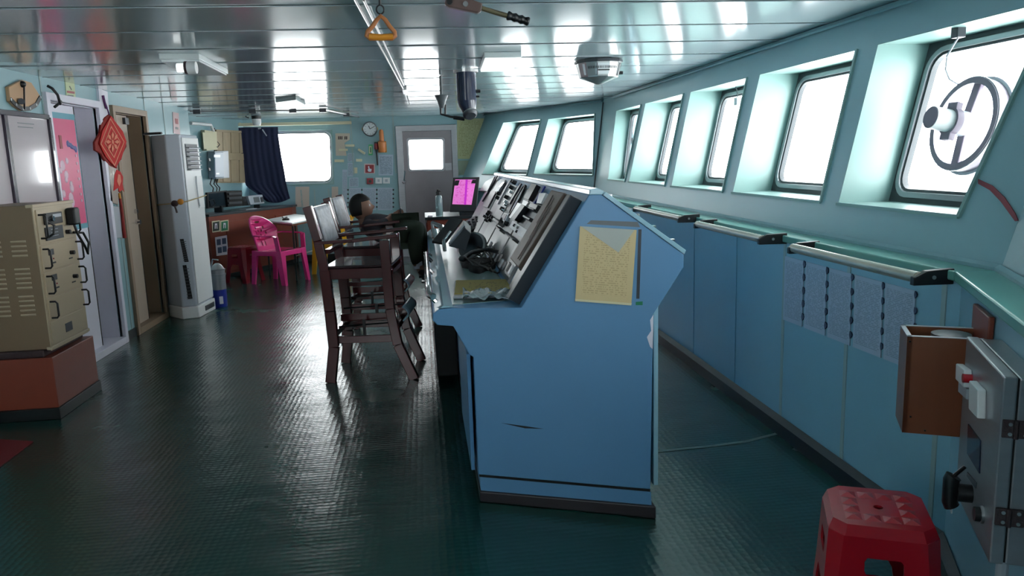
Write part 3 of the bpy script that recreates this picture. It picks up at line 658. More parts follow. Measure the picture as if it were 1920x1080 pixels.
# ================================================================== TALL WOODEN CHAIRS
def tall_chair(label, loc, rz):
    t = thing('high_wooden_chair', label, 'chair', loc, rz, group='tall bridge chairs facing the console', local=True)
    # local x: forward, y: across.  rear legs at x=-.24, front at x=.22
    for s_ in (-1, 1):
        y = .245*s_
        m = MB()
        pr = [(-.275, 0), (-.235, .25), (-.245, .5), (-.26, .78)]
        for a, b_ in zip(pr, pr[1:]): m.bar((a[0], y*1.05, a[1]), (b_[0], y*1.05, b_[1]), .05, .07, up=(1, 0, 0))
        m.build('leg', M_wood, t, bevel=.005)
        m = MB()
        pr = [(-.26, .76), (-.29, .98), (-.345, 1.21)]
        for a, b_ in zip(pr, pr[1:]): m.bar((a[0], y*1.05, a[1]), (b_[0], y*1.05, b_[1]), .045, .06, up=(1, 0, 0))
        m.build('back_post', M_wood, t, bevel=.005)
        m = MB()
        pr = [(.30, 0), (.20, .25), (.16, .5), (.15, .97)]
        for a, b_ in zip(pr, pr[1:]): m.bar((a[0], y, a[1]), (b_[0], y, b_[1]), .05, .065, up=(1, 0, 0))
        m.build('leg', M_wood, t, bevel=.005)
        m = MB(); m.bar((-.31, y*1.05, .965), (-.05, y*1.08, .975), .05, .022); m.bar((-.06, y*1.08, .975), (.24, y*1.05, 1.0), .065, .024, w1=.055)
        m.build('armrest', M_wood, t, bevel=.006)
        m = MB(); m.bar((-.23, y, .295), (.19, y, .295), .025, .05); m.build('stretcher', M_wood, t, bevel=.003)
        m = MB(); m.bar((-.25, y, .75), (.16, y, .75), .03, .07); m.build('seat_rail', M_wood, t, bevel=.003)
    m = MB(); m.bar((-.23, 0, .40), (.17, 0, .40), .03, .05); m.build('stretcher', M_wood, t)
    for z in (.60, .68): MB().bar((-.24, .245, z), (.16, .245, z), .022, .028).build('stretcher', M_wood, t)
    for x in (-.235, .17): MB().bar((x, -.24, .33), (x, .24, .33), .03, .045).build('stretcher', M_wood, t)
    MB().bar((.16, -.24, .75), (.16, .24, .75), .07, .03, up=(0, 0, 1)).build('seat_rail', M_wood, t)
    m = MB(); m.box(-.265, .19, -.25, .25, .785, .805); m.build('seat', mat('seat_board', (58, 40, 44), .2, coat=.4) if 'seat_board' not in MATS else MATS['seat_board'], t, bevel=.008)
    m = MB(); m.hexa([(-.285, -.225, .97), (-.265, -.225, .97), (-.265, .225, .97), (-.285, .225, .97), (-.345, -.225, 1.2), (-.325, -.225, 1.205), (-.325, .225, 1.205), (-.345, .225, 1.2)]); m.build('backrest', M_wood, t, bevel=.004)
    def cushion(u, v):
        y = -.20+.40*u; z = .95+.25*v; x = -.255-.058*v-.002+.028*math.sin(math.pi*u)*math.sin(math.pi*min(1, v*1.1)); return V((x, y, z))
    m = MB(); m.grid(cushion, 12, 8); m.build('floral_back_cover', M_floral, t, smooth=True, solid=.012)
    m = MB(); m.bar((-.245, -.21, .90), (-.245, .21, .90), .03, .03); m.build('back_rail', M_wood, t)
    # pivoting foot plate with its rods
    m = MB(); m.grid(lambda u, v: V((.235+.04*math.sin(v*math.pi)+.01*u, -.19+.38*u, .40+.10*v)), 6, 8); m.build('foot_plate', M_conl, t, smooth=True, solid=.01)
    for z, yy in ((.455, .1), (.365, -.1)):
        MB().tube([(-.23, yy, z-.01), (.2, yy, z+.01)], .006, 6).build('adjusting_rod', M_black, t)
    MB().box(.0, .018, .09, .11, .36, .47).build('rod_bracket', M_black, t); MB().box(-.06, -.042, -.11, -.09, .26, .40).build('rod_bracket', M_black, t)
    return t
ch1 = tall_chair('nearer tall dark red wooden chair with foot plate, standing empty beside the console', (-.40, 5.43, 0), math.radians(-6))
ch2 = copy_tree(ch1)
ch2.matrix_basis = Matrix.Translation((-.42, 6.62, 0)) @ Matrix.Rotation(math.radians(-5), 4, 'Z')
ch2['label'] = 'farther tall dark red wooden chair, the one with a person slumped in it'

# ================================================================== PERSON slumped in the farther chair
def skin_body(name, joints, edges, m_, parent, sub=2, root=0):
    me = bpy.data.meshes.new(name); me.from_pydata([j[0] for j in joints], edges, []); o = bpy.data.objects.new(name, me); COL.objects.link(o)
    md = o.modifiers.new('skin', 'SKIN'); md.use_smooth_shade = True
    for i, j in enumerate(joints): me.skin_vertices[0].data[i].radius = j[1] if isinstance(j[1], tuple) else (j[1], j[1])
    for i in range(len(joints)): me.skin_vertices[0].data[i].use_root = (i == root)
    sb = o.modifiers.new('sub', 'SUBSURF'); sb.levels = sub; sb.render_levels = sub
    me.materials.append(m_)
    if parent is not None:
        o.parent = parent; o.matrix_parent_inverse = parent.matrix_basis.inverted() if parent.get('_w') else Matrix.Identity(4)
    return o
PY = 6.60
pe = thing('person', 'person in grey shirt and olive trousers slumped low in the farther tall chair', 'person', (-.4, PY, .81))
# torso and arms (shirt) as one continuous body with legs; clothing follows
J = [((-.20, PY, .885), (.10, .13)), ((-.32, PY, .90), (.095, .125)), ((-.44, PY, .94), (.095, .13)), ((-.50, PY, .985), (.07, .09)), ((-.52, PY-.01, 1.01), .042), ((-.53, PY-.01, 1.04), .045),
     # near arm
     ((-.48, PY-.15, .97), .048), ((-.38, PY-.21, .97), .038), ((-.31, PY-.13, 1.0), .032), ((-.27, PY-.04, 1.035), .022),
     # far arm
     ((-.48, PY+.15, .97), .048), ((-.38, PY+.2, .96), .038), ((-.31, PY+.12, 1.0), .032), ((-.27, PY+.04, 1.035), .022),
     # legs: crossed leg then the lower one
     ((-.17, PY-.09, .90), .085), ((-.06, PY-.15, .955), .07), ((-.10, PY-.13, .78), .055), ((-.085, PY-.12, .60), .038), ((-.01, PY-.14, .565), .03),
     ((-.17, PY+.09, .89), .085), ((-.04, PY+.1, .92), .07), ((-.05, PY+.08, .72), .055), ((-.06, PY+.06, .52), .038), ((.02, PY+.05, .49), .03)]
E_ = [(0, 1), (1, 2), (2, 3), (3, 4), (4, 5), (2, 6), (6, 7), (7, 8), (8, 9), (2, 10), (10, 11), (11, 12), (12, 13), (0, 14), (14, 15), (15, 16), (16, 17), (17, 18), (0, 19), (19, 20), (20, 21), (21, 22), (22, 23)]
skin_body('body', J, E_, M_skin, pe)
def sub(idx, grow=1.12, ends=None):
    mp = {k: i for i, k in enumerate(idx)}; jj = [(J[k][0], tuple(r*grow for r in (J[k][1] if isinstance(J[k][1], tuple) else (J[k][1],)*2))) for k in idx]
    ee = [(mp[a], mp[b]) for a, b in E_ if a in mp and b in mp]; return jj, ee
jj, ee = sub([0, 1, 2, 3, 6, 7, 8, 10, 11, 12]); skin_body('shirt', jj, ee, M_shirt, pe)
jj, ee = sub([0, 14, 15, 16, 17, 19, 20, 21, 22], 1.16); skin_body('trousers', jj, ee, M_khaki, pe)
# head with face, tilted back against the chair, looking towards the console
hc_ = V((-.53, PY-.01, 1.105)); hm = Matrix.Translation(hc_) @ Matrix.Rotation(math.radians(-12), 4, 'Y')
def head():
    b = MB(); b.X = hm
    def fn(u, v):
        a = 2*math.pi*u; t = math.pi*(v-.5); x = math.cos(t)*math.cos(a); y = math.cos(t)*math.sin(a); z = math.sin(t)
        px_, py_, pz = x*.092, y*.074, z*.112
        if z < 0: px_ *= 1+.18*z*(1 if x < 0 else .3); py_ *= 1+.25*z
        f = max(0, x)
        px_ += .024*math.exp(-((y/.16)**2+((z+.12)/.16)**2))*f           # nose
        px_ -= .010*f*(math.exp(-(((abs(y)-.38)/.16)**2+((z-.06)/.12)**2)))   # eye sockets
        px_ += .008*f*math.exp(-((y/.35)**2+((z+.48)/.09)**2)); px_ -= .006*f*math.exp(-((y/.3)**2+((z+.47)/.025)**2))
        return V((px_, py_, pz))
    b.grid(fn, 40, 28); return b.build('head', M_skin, pe, smooth='all')
head()
for s_ in (-1, 1):
    b = MB(); b.X = hm; b.ball((.072, .028*s_, .008), .011, seg=10); b.build('eye', M_whitep, pe, smooth='all')
    b = MB(); b.X = hm; b.ball((-.005, .073*s_, -.005), .02, (.9, .35, 1.3), seg=10); b.build('ear', M_skin, pe, smooth='all')
b = MB(); b.X = hm
def hair(u, v):
    a = 2*math.pi*u; t = math.pi/2*v; x = math.cos(t)*math.cos(a); y = math.cos(t)*math.sin(a); z = math.sin(t)
    lo = -.45 if x < .1 else .42; zz = max(z, 0)*(1-lo)+lo if lo > 0 else z*1.45-.45
    zz = min(1, zz); rr = math.sqrt(max(0, 1-zz*zz)); L = math.hypot(x, y) or 1
    return V((x/L*rr*.099, y/L*rr*.081, zz*.119+.002))
b.grid(hair, 32, 10); b.build('hair', M_hair, pe, smooth='all', solid=.008)
# hands holding a phone
for s_ in (-1, 1):
    w_ = V((-.27, PY+.05*s_, 1.04)); pm_ = w_+V((.045, -.01*s_, .01))
    jj = [(w_, .018), (w_+V((.02, 0, .004)), (.022, .014)), (pm_, (.026, .014))]; ee = [(0, 1), (1, 2)]
    for k in range(4):
        f0 = pm_+V((.012, 0, .021-.014*k)); L = (.03, .034, .031, .024)[k]
        i0 = len(jj); jj += [(f0, .0085), (f0+V((L*.7, -.008*s_, .002)), .0075), (f0+V((L, -.028*s_, .0)), .0065)]; ee += [(2, i0), (i0, i0+1), (i0+1, i0+2)]
    i0 = len(jj); jj += [(w_+V((.035, -.016*s_, .022)), .009), (w_+V((.055, -.026*s_, .036)), .0075)]; ee += [(1, i0), (i0, i0+1)]
    skin_body('hand', jj, ee, M_skin, pe, sub=1)
ph = thing('mobile_phone', 'black mobile phone held up in both hands by the person in the farther chair', 'phone', (-.19, PY, 1.05))
m = MB(); m.bar((-.20, PY-.07, 1.06), (-.20, PY+.07, 1.06), .009, .07, up=(0, 0, 1)); m.build('phone_body', M_black, ph, bevel=.002)
m = MB(); m.bar((-.206, PY-.065, 1.06), (-.206, PY+.065, 1.06), .002, .064, up=(0, 0, 1)); m.build('phone_screen', M_lcd, ph)
for s_, x_, z_, y_ in ((-1, -.02, .555, PY-.14), (1, .0, .48, PY+.05)):
    b = MB(); b.grid(lambda u, v: V((x_-.06+.21*u, y_+(.042-.012*abs(2*u-1)**3)*math.cos(2*math.pi*v), z_-.018*u+ (.034-.016*u)*math.sin(2*math.pi*v)*(1-.9*(abs(2*u-1)**6)))), 14, 16); b.build('shoe', M_shoe, pe, smooth='all')
    b = MB(); b.box(x_-.055, x_+.145, y_-.036, y_+.036, z_-.048, z_-.032); b.build('shoe_sole', M_black, pe, bevel=.004)
b = MB(); b.tube([(-.08, PY-.12, .64), (-.075, PY-.12, .585)], .04, 12); b.build('sock', M_white, pe, smooth=True)

# ================================================================== LEFT SIDE
def lw(x, y, off=0): return onX(x, y, XL+off)
def wslab(nm, q, m_, parent=None, off=.0, th=.006, kind=lw):
    """flat sheet traced TL,BL,BR,TR on a wall plane, its own thickness in front of the wall"""
    P_ = [kind(x, y) for x, y in q]; m = MB(); n = (P_[2]-P_[1]).cross(P_[0]-P_[1]).normalized()
    m.slab(*[p+n*off for p in P_], th=th); return m.build(nm, m_, parent)
def wpoly(nm, q, m_, parent=None, n=(1, 0, 0), off=.006, th=.002, kind=lw):
    P_ = [kind(x, y)+V(n)*off for x, y in q]; return MB().prism(P_, V(n)*th).build(nm, m_, parent)
# radio rack on its brown plinth
rx = -2.295; ry0, ry1 = 4.805, 5.325
pb = thing('plinth_cabinet', 'red brown plinth box under the beige radio rack at the left wall', 'cabinet', (-2.48, 5.06, 0))
MB().box(XL+.005, rx+.015, ry0-.03, ry1+.04, .07, .385).build('cabinet_body', M_brown, pb, bevel=.004)
MB().box(XL+.005, rx+.025, ry0-.045, ry1+.05, 0, .07).build('rubber_base', M_bdark, pb, bevel=.004)
MB().box(XL+.01, rx-.03, ry0-.02, ry1, .385, .43).build('rusty_top_rail', M_hex, pb, bevel=.01)
rk = thing('radio_rack', 'beige steel radio rack with four handled drawers and a handset on its front', 'radio rack', (-2.48, 5.06, .43))
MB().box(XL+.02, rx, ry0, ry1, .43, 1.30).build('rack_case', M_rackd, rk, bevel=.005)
MB().box(rx-.03, rx+.012, ry0-.008, ry1+.012, 1.285, 1.305).build('top_lip', M_rack, rk, bevel=.003)
MB().box(rx, rx+.006, ry0, ry1, .42, 1.29).build('front_frame', M_rack, rk)
MB().box(rx-.02, rx+.012, ry0-.005, ry1+.01, .425, .445).build('bottom_lip', M_rack, rk, bevel=.003)
for z0, z1 in ((1.065, 1.27), (.90, 1.055), (.745, .89), (.60, .735)):
    MB().box(rx+.006, rx+.014, ry0+.02, ry1-.02, z0, z1).build('drawer_front', M_rack, rk, bevel=.002)
MB().box(rx+.006, rx+.010, ry0+.02, ry1-.02, .45, .59).build('blank_front', M_rack, rk, bevel=.002)
def hnd(y, z0, z1, m_=M_black):
    q = [(rx+.014, y, z0), (rx+.045, y, z0), (rx+.055, y, z0+.012), (rx+.055, y, z1-.012), (rx+.045, y, z1), (rx+.014, y, z1)]
    MB().tube(q, .006, 8).build('drawer_handle', m_, rk, smooth=True)
for z0, z1 in ((1.10, 1.24), (.92, 1.035), (.765, .87), (.615, .715)):
    hnd(ry0+.04, z0, z1); hnd(ry1-.04, z0, z1)
MB().box(rx+.014, rx+.035, ry0+.09, ry0+.30, 1.175, 1.245).build('radio_transceiver', M_black, rk, bevel=.004)
MB().cyl((rx+.03, ry0+.15, 1.21), (rx+.05, ry0+.15, 1.21), .016).build('tuning_knob', M_chrome, rk, smooth=True)
MB().box(rx+.035, rx+.037, ry0+.17, ry0+.28, 1.215, 1.235).build('radio_window', M_lgrey, rk)
MB().box(rx+.014, rx+.024, ry0+.09, ry0+.31, 1.08, 1.16).build('black_panel', M_dgrey, rk, bevel=.002)
for z in (1.145, 1.125, 1.105): MB().box(rx+.024, rx+.025, ry0+.15, ry0+.24, z-.003, z).build('panel_marking', M_lgrey, rk)
MB().tube([(rx+.03, ry0+.10, 1.20), (rx+.06, ry0+.12, 1.17), (rx+.055, ry0+.11, 1.12), (rx+.03, ry0+.09, 1.10)], .007, 8).build('panel_lever', M_black, rk)
for z in (.99, .835):
    MB().box(rx+.014, rx+.020, ry0+.10, ry0+.16, z, z+.035).build('meter_window', M_dgrey, rk)
    MB().cyl((rx+.014, ry1-.13, z-.015), (rx+.04, ry1-.13, z-.015), .013).build('selector_knob', M_black, rk, smooth=True)
    MB().box(rx+.014, rx+.016, ry1-.16, ry1-.11, z-.055, z-.047).build('knob_label', M_black, rk); MB().box(rx+.014, rx+.016, ry0+.14, ry0+.18, z-.055, z-.045).build('knob_label', M_black, rk)
    MB().cyl((rx+.014, ry0+.155, z-.025), (rx+.018, ry0+.155, z-.025), .005, 10).build('pilot_lamp', M_redd, rk)
MB().cyl((rx+.014, ry1-.15, 1.11), (rx+.04, ry1-.15, 1.11), .014).build('selector_knob', M_black, rk, smooth=True)
MB().box(rx+.010, rx+.013, ry0+.20, ry0+.29, .49, .545).build('rating_plate', M_dgrey, rk)
for r_ in range(3):
    for c_ in range(2):
        for i in range(5 if r_ else 4):
            z = 1.085-.13*r_-.024*i*1.0-.05*(0 if r_ == 0 else 0); x = -2.39-.14*c_
            z = 1.09-.165*r_-.028*i
            MB().hexa([(x-.045, ry0-.006, z), (x+.04, ry0-.006, z), (x+.04, ry0, z-.006), (x-.045, ry0, z-.006), (x-.045, ry0-.004, z+.004), (x+.04, ry0-.004, z+.004), (x+.04, ry0, z+.006), (x-.045, ry0, z+.006)]).build('vent_louvre', M_rack, rk)
hm_ = thing('radio_microphone', 'black fist microphone with coiled lead hanging on the radio rack', 'microphone', (rx+.05, ry1-.1, 1.15))
MB().box(rx+.016, rx+.075, ry1-.14, ry1-.06, 1.15, 1.26).build('microphone_body', M_black, hm_, bevel=.012)
MB().tube([(rx+.05, ry1-.11, 1.15), (rx+.06, ry1-.10, 1.09), (rx+.075, ry1-.05, 1.0), (rx+.07, ry1-.01, .95), (rx+.075, ry1+.01, 1.02), (rx+.06, ry1-.02, 1.09), (rx+.03, ry1-.09, 1.10)], .008, 8).build('microphone_lead', M_black, hm_, smooth=True)
# notice board behind the rack
nb = thing('notice_board', 'large dark framed board with a glossy sheet above the radio rack', 'notice board', (XL, 5.4, 1.3))
q = [(-60, 195), (-60, 420), (98, 420), (84, 219)]
P_ = [lw(*a) for a in q]; P_[3] = V((XL, 5.93, 1.875)); P_[2] = V((XL, 5.93, 1.1)); P_[0] = V((XL, 4.9, 1.875)); P_[1] = V((XL, 4.9, 1.1))
MB().prism(P_, (.02, 0, 0)).build('frame_back', M_board, nb)
m = MB(); 
for a, b_ in ((P_[0], P_[3]), (P_[3], P_[2]), (P_[0], P_[1]), (P_[1], P_[2])): m.bar(a+V((.015, 0, 0)), b_+V((.015, 0, 0)), .035, .045, up=(1, 0, 0))
m.build('dark_frame', mat('dark_purple_frame', (52, 44, 60), .25, coat=.5), nb, bevel=.004)
m = MB(); m.bar((XL+.02, 5.33, 1.1), (XL+.02, 5.33, 1.86), .04, .04, up=(1, 0, 0)); m.build('frame_mullion', MATS['dark_purple_frame'], nb, bevel=.004)
for z, yy0, yy1 in ((1.82, 5.5, 5.72), (1.795, 5.5, 5.7)): MB().box(XL+.02, XL+.0215, yy0, yy1, z-.006, z).build('heading_line', M_grey, nb)
# inclinometer
ic = thing('inclinometer', 'fan shaped bronze coloured clinometer with black pointer near the left ceiling', 'clinometer', (XL, 5.62, 1.9))
arc = [lw(*a) for a in ((12, 190), (22, 200), (35, 208), (48, 207), (60, 200), (68, 186))]
top_ = [lw(*a) for a in ((52, 155), (35, 150), (9, 163))]
MB().prism(arc+[lw(70, 182)]+top_, (.025, 0, 0)).build('backplate', mat('tan_clino', (196, 158, 120), .45), ic, bevel=.004)
m = MB(); 
for a, b_ in zip(arc, arc[1:]): m.bar(a+V((.028, 0, .012)), b_+V((.028, 0, .012)), .028, .006, up=(1, 0, 0))
m.build('degree_scale', M_black, ic)
for a in arc: MB().box(XL+.031, XL+.033, a.y-.006, a.y+.006, a.z+.004, a.z+.02).build('scale_mark', M_dial, ic)
c1 = lw(42, 158, .03); c2 = lw(46, 205, .045)
MB().ball(c1, .022, (1, 1, 1)).build('pivot_knob', M_black, ic, smooth=True)
MB().bar(c1+V((.01, 0, 0)), c2, .010, .006).build('pointer', M_black, ic); MB().cyl(lw(40, 190, .03), lw(40, 190, .05), .02, 14).build('pointer_bob', M_dgrey, ic)
# yellow-green sign near ceiling
sg = thing('warning_sign', 'small pale yellow sign with a red bar above the white door', 'sign', tuple(lw(130, 188)))
wslab('sign_plate', ((121, 152), (124, 186), (141, 190), (138, 154)), mat('pale_yellow_sign', (200, 208, 170), .5), sg)
wpoly('red_bar', ((124, 170), (124, 174), (138, 176), (138, 172)), M_redd, sg); wpoly('cigarette_mark', ((129, 161), (128, 162), (132, 169), (133, 168)), M_black, sg); wpoly('sign_caption', ((125, 178), (125, 180), (136, 181), (136, 179)), M_grey, sg)
tag(MB().tube([lw(89, 161, .02), lw(98, 166, .05), lw(108, 178, .07), lw(113, 195, .06), (XL+.05, 6.12, 2.0), (XL+.02, 6.06, 1.955)], .010, 8).build('bent_black_cable', M_black, smooth=True), 'bent black cable looping above the white door frame', 'cable')
# stringers: white vertical cloth bundle behind the knot + translucent bag with water pipe
wh = thing('hanging_white_bag', 'white rolled sheet and clear bag hanging between the two doors behind the red knot', 'bag', (XL, 7.0, 1.3))
wslab('white_roll', ((180, 166), (186, 230), (202, 232), (197, 172)), M_white, wh, th=.02)
P_ = [lw(*a) for a in ((194, 250), (200, 378), (216, 384), (214, 262))]
MB().prism(P_, (.03, 0, 0)).build('clear_bag', mat('clear_bag_film', (176, 160, 148), .15, bump=.4, bscale=14, spec=.9), wh, bevel=.008)
P_ = [lw(*a) for a in ((202, 385), (210, 448), (228, 446), (222, 388))]
MB().prism(P_, (.02, 0, 0)).build('folded_cloth', M_lgrey, wh, bevel=.008)
# Chinese knot
kn = thing('red_hanging_knot', 'large red diamond shaped good luck knot with tassel hanging between the two doors', 'hanging ornament', tuple(lw(207, 285)))
YK = 6.98; KX = XL+.032
def kx(x, y, d=0): return onX(x, y, KX+d)
ol = [(206, 214), (214, 222), (216, 232), (226, 240), (226, 250), (236, 262), (238, 275), (231, 288), (228, 300), (219, 304), (220, 317), (207, 312), (196, 300), (190, 288), (179, 282), (178, 266), (188, 250), (190, 232), (198, 220)]
MB().prism([kx(*a) for a in ol], (-.02, 0, 0)).build('knot_back', M_knotd, kn, bevel=.006)
ol2 = [(206, 217), (235, 266), (215, 316), (186, 270)]
MB().prism([kx(*a) for a in ((206, 217), (217, 232), (228, 246), (235, 266), (226, 296), (215, 315), (196, 294), (184, 270), (190, 244))], (.012, 0, 0)).build('knot_face', M_knot, kn, bevel=.004)
cx_, cy_ = 211, 266
def dia(k): return [kx(cx_+(x-cx_)*k, cy_+(y-cy_)*k, .013) for x, y in ((206, 217), (235, 266), (215, 316), (186, 270))]
for k in (.92, .62):
    D = dia(k); Di = dia(k-.07); MB().prism(D, (.002, 0, 0), holes=[Di]).build('gold_border', M_knotg, kn)
for i in range(8):
    a = 2*math.pi*i/8; p = [kx(cx_+r_*math.cos(a+t), cy_+r_*1.5*math.sin(a+t), .016) for r_, t in ((3, 0), (9, -.28), (13, 0), (9, .28))]
    MB().prism(p, (.002, 0, 0)).build('gold_petal', M_knotg, kn)
MB().lathe([(.02, 0), (.02, .003)], kx(cx_, cy_, .013), (1, 0, 0), 16).build('gold_centre', M_knotg, kn)
MB().tube([kx(193, 179), kx(197, 195), kx(202, 206), kx(205, 216)], .006, 8).build('purple_loop', M_purple, kn)
MB().tube([kx(193, 179), kx(196, 192), kx(200, 203)], .011, 8).build('purple_wrap', M_purple, kn)
fs = [(219, 318), (215, 328), (214, 345), (213, 358), (222, 352), (224, 360), (230, 356), (233, 360), (230, 345), (231, 332), (226, 322)]
MB().prism([kx(*a) for a in fs], (-.008, 0, 0)).build('fish_charm', M_knot, kn); MB().prism([kx(*a, .001) for a in ((221, 326), (219, 340), (223, 350), (227, 340), (225, 328))], (.003, 0, 0)).build('fish_scales', M_knotg, kn)
MB().tube([kx(223, 362), kx(225, 372)], .011, 10).build('tassel_bead', M_gold, kn)
MB().tube([kx(225, 372), kx(229, 400), kx(232, 432), kx(234, 446)], .012, 10, r1=.016).build('tassel', M_knotd, kn)
# pink poster on the white door leaf
XP = XL-.045
def pp2(x, y): return onX(x, y, XP)
def ydoor(q): return [V((XP, p.y, p.z)) for p in [pp2(*a) for a in q]]
ps = thing('pink_poster', 'pink wall poster with white and blue prints on the white door leaf', 'poster', tuple(pp2(130, 430)))
P_ = ydoor(((101, 222), (112, 440), (160, 430), (136, 226)))
y0_, y1_ = 6.10, 6.52
def pslab(nm, ya, yb, za, zb, m_, off, parent): return MB().box(XP+off, XP+off+.003, ya, yb, za, zb).build(nm, m_, parent)
pslab('poster_border', 6.06, 6.52, 1.04, 1.93, M_teal, 0, ps); pslab('poster_sheet', 6.08, 6.50, 1.08, 1.885, M_poster, .003, ps)
for i, z in enumerate((1.60, 1.54, 1.48, 1.42, 1.36, 1.30, 1.25)): pslab('poster_character', 6.44, 6.46, z, z+.02, M_posterw, .006, ps)
rp = random.Random(5)
for i in range(11):
    yy = 6.22+rp.uniform(-.06, .1); z = 1.22+.035*i; MB().lathe([(.022+.02*rp.random(), 0), (.02, .004)], (XP+.006, yy, z), (1, 0, 0), 9).build('poster_blossom', M_posterw, ps)
for i in range(6): MB().lathe([(.018+.012*rp.random(), 0), (.015, .004)], (XP+.006, 6.34+.025*i, 1.70-.008*i), (1, 0, 0), 7).build('poster_drawing', M_posterb, ps)
pslab('poster_lantern', 6.2, 6.24, 1.66, 1.76, M_redd, .006, ps)
# small sign and switch on the wall beside the AC
ws = thing('wall_poster', 'small pale pink sign high on the left wall above the air conditioner', 'sign', tuple(lw(330, 250)))
wslab('sign_plate', ((323, 210), (325, 250), (337, 253), (334, 212)), mat('pale_pink_sign', (206, 176, 178), .5), ws); wpoly('sign_print', ((327, 222), (328, 232), (333, 233), (332, 223)), M_redd, ws); wpoly('sign_print', ((328, 238), (328, 242), (333, 243), (333, 239)), M_black, ws)

# ---------------- air conditioner
ac = thing('air_conditioner', 'tall white floor standing air conditioner strapped to the left wall', 'air conditioner', (-2.5, 8.6, 0))
ax0, ax1, ay0, ay1 = -2.66+.01, -2.225, 8.47, 8.95
fp = [(-2.63, 8.65), (-2.44, 8.46), (-2.31, 8.50), (-2.27, 8.94), (-2.645, 8.95)]
MB().prism([(x, y, .12) for x, y in fp], (0, 0, 1.69)).build('cabinet', M_acw, ac, bevel=.012)
fb = [(-2.63, 8.645), (-2.44, 8.44), (-2.295, 8.48), (-2.255, 8.95), (-2.65, 8.96)]
MB().prism([(x, y, 0) for x, y in fb], (0, 0, .12)).build('base', M_whitep, ac, bevel=.008)
# front faces the room (+X side), traced between fp[2] and fp[3]
f0 = V((-2.31, 8.50, 0)); f1 = V((-2.27, 8.94, 0)); fd = (f1-f0).normalized(); fn_ = V((fd.y, -fd.x, 0)); FL = (f1-f0).length
def fa(u, z, h=0): return f0+fd*(u*FL)+fn_*h+V((0, 0, z))
def fbox(nm, u0, u1, z0, z1, h0, h1, m_, **kw):
    return MB().hexa([fa(u0, z0, h0), fa(u1, z0, h0), fa(u1, z0, h1), fa(u0, z0, h1), fa(u0, z1, h0), fa(u1, z1, h0), fa(u1, z1, h1), fa(u0, z1, h1)]).build(nm, m_, ac, **kw)
fbox('front_panel', .03, .97, .14, 1.78, 0, .012, M_whitep, bevel=.006)
fbox('outlet_recess', .15, .85, 1.46, 1.72, .012, .016, M_grey)
for k in range(6):
    z = 1.475+.042*k
    MB().hexa([fa(.17, z, .016), fa(.83, z, .016), fa(.83, z-.012, .05), fa(.17, z-.012, .05), fa(.17, z+.006, .016), fa(.83, z+.006, .016), fa(.83, z-.004, .05), fa(.17, z-.004, .05)]).build('air_vane', M_lgrey, ac)
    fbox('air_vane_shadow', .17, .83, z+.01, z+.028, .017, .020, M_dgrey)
fbox('control_door', .6, .93, 1.08, 1.40, .012, .022, M_whitep, bevel=.008)
MB().tube([fa(.58, 1.40, .02), fa(.52, 1.34, .024), fa(.54, 1.2, .026), fa(.6, 1.10, .024)], .006, 6).build('door_grip', M_lgrey, ac)
# intake slot on the camera side face near its front corner
g0 = V((-2.44, 8.46, 0)); g1 = V((-2.31, 8.50, 0)); gd = (g1-g0).normalized(); gn = V((gd.y, -gd.x, 0))
def ga(s_, z, h=0): return g0+gd*s_+gn*h+V((0, 0, z))
for z0, z1 in ((.20, .54), (.57, .80)):
    MB().hexa([ga(.06, z0, 0), ga(.10, z0, 0), ga(.10, z0, .003), ga(.06, z0, .003), ga(.04, z1, 0), ga(.075, z1, 0), ga(.075, z1, .003), ga(.04, z1, .003)]).build('intake_slot', M_blackm, ac)
    for k in range(10):
        z = z0+.012+(z1-z0-.02)*k/10; MB().hexa([ga(.05, z, .003), ga(.095, z, .003), ga(.095, z, .007), ga(.05, z, .007), ga(.05, z+.005, .003), ga(.095, z+.005, .003), ga(.095, z+.005, .007), ga(.05, z+.005, .007)]).build('intake_rib', M_dgrey, ac)
fbox('base_grille', .35, .9, .04, .09, .018, .024, M_dgrey)
MB().tube([V((-2.65, 8.5, 1.82)), V((-2.55, 8.55, 1.825)), V((-2.48, 8.52, 1.825))], .012, 6).build('top_hose', M_black, ac)
tag(MB().tube([(XL+.035, 8.615, 1.14), (-2.63, 8.62, 1.135), (-2.445, 8.43, 1.15), (-2.29, 8.46, 1.165), (-2.24, 8.95, 1.2)], .006, 6).build('tie_rope', mat('rope_straw', (176, 160, 120), .8)), 'thin straw coloured rope tied around the white air conditioner', 'rope')
bc = thing('rope_buckle', 'brown and yellow buckle cluster on the rope around the air conditioner', 'buckle', (-2.37, 8.42, 1.12))
MB().ball((-2.40, 8.425, 1.15), .035, (1, .5, .9)).build('brown_pad', M_hex, bc, smooth=True); MB().ball((-2.345, 8.43, 1.165), .03, (1, .5, 1)).build('yellow_block', M_gold, bc, smooth=True)
MB().tube([(-2.40, 8.42, 1.13), (-2.39, 8.42, 1.09), (-2.385, 8.42, 1.06)], .010, 6).build('brown_strap', M_hex, bc)
for o_ in (ac, bc): o_.matrix_basis = Matrix.Translation((0, -.66, 0)) @ o_.matrix_basis
for o_ in COL.objects:
    if o_.name == 'tie_rope': o_.location.y -= .66
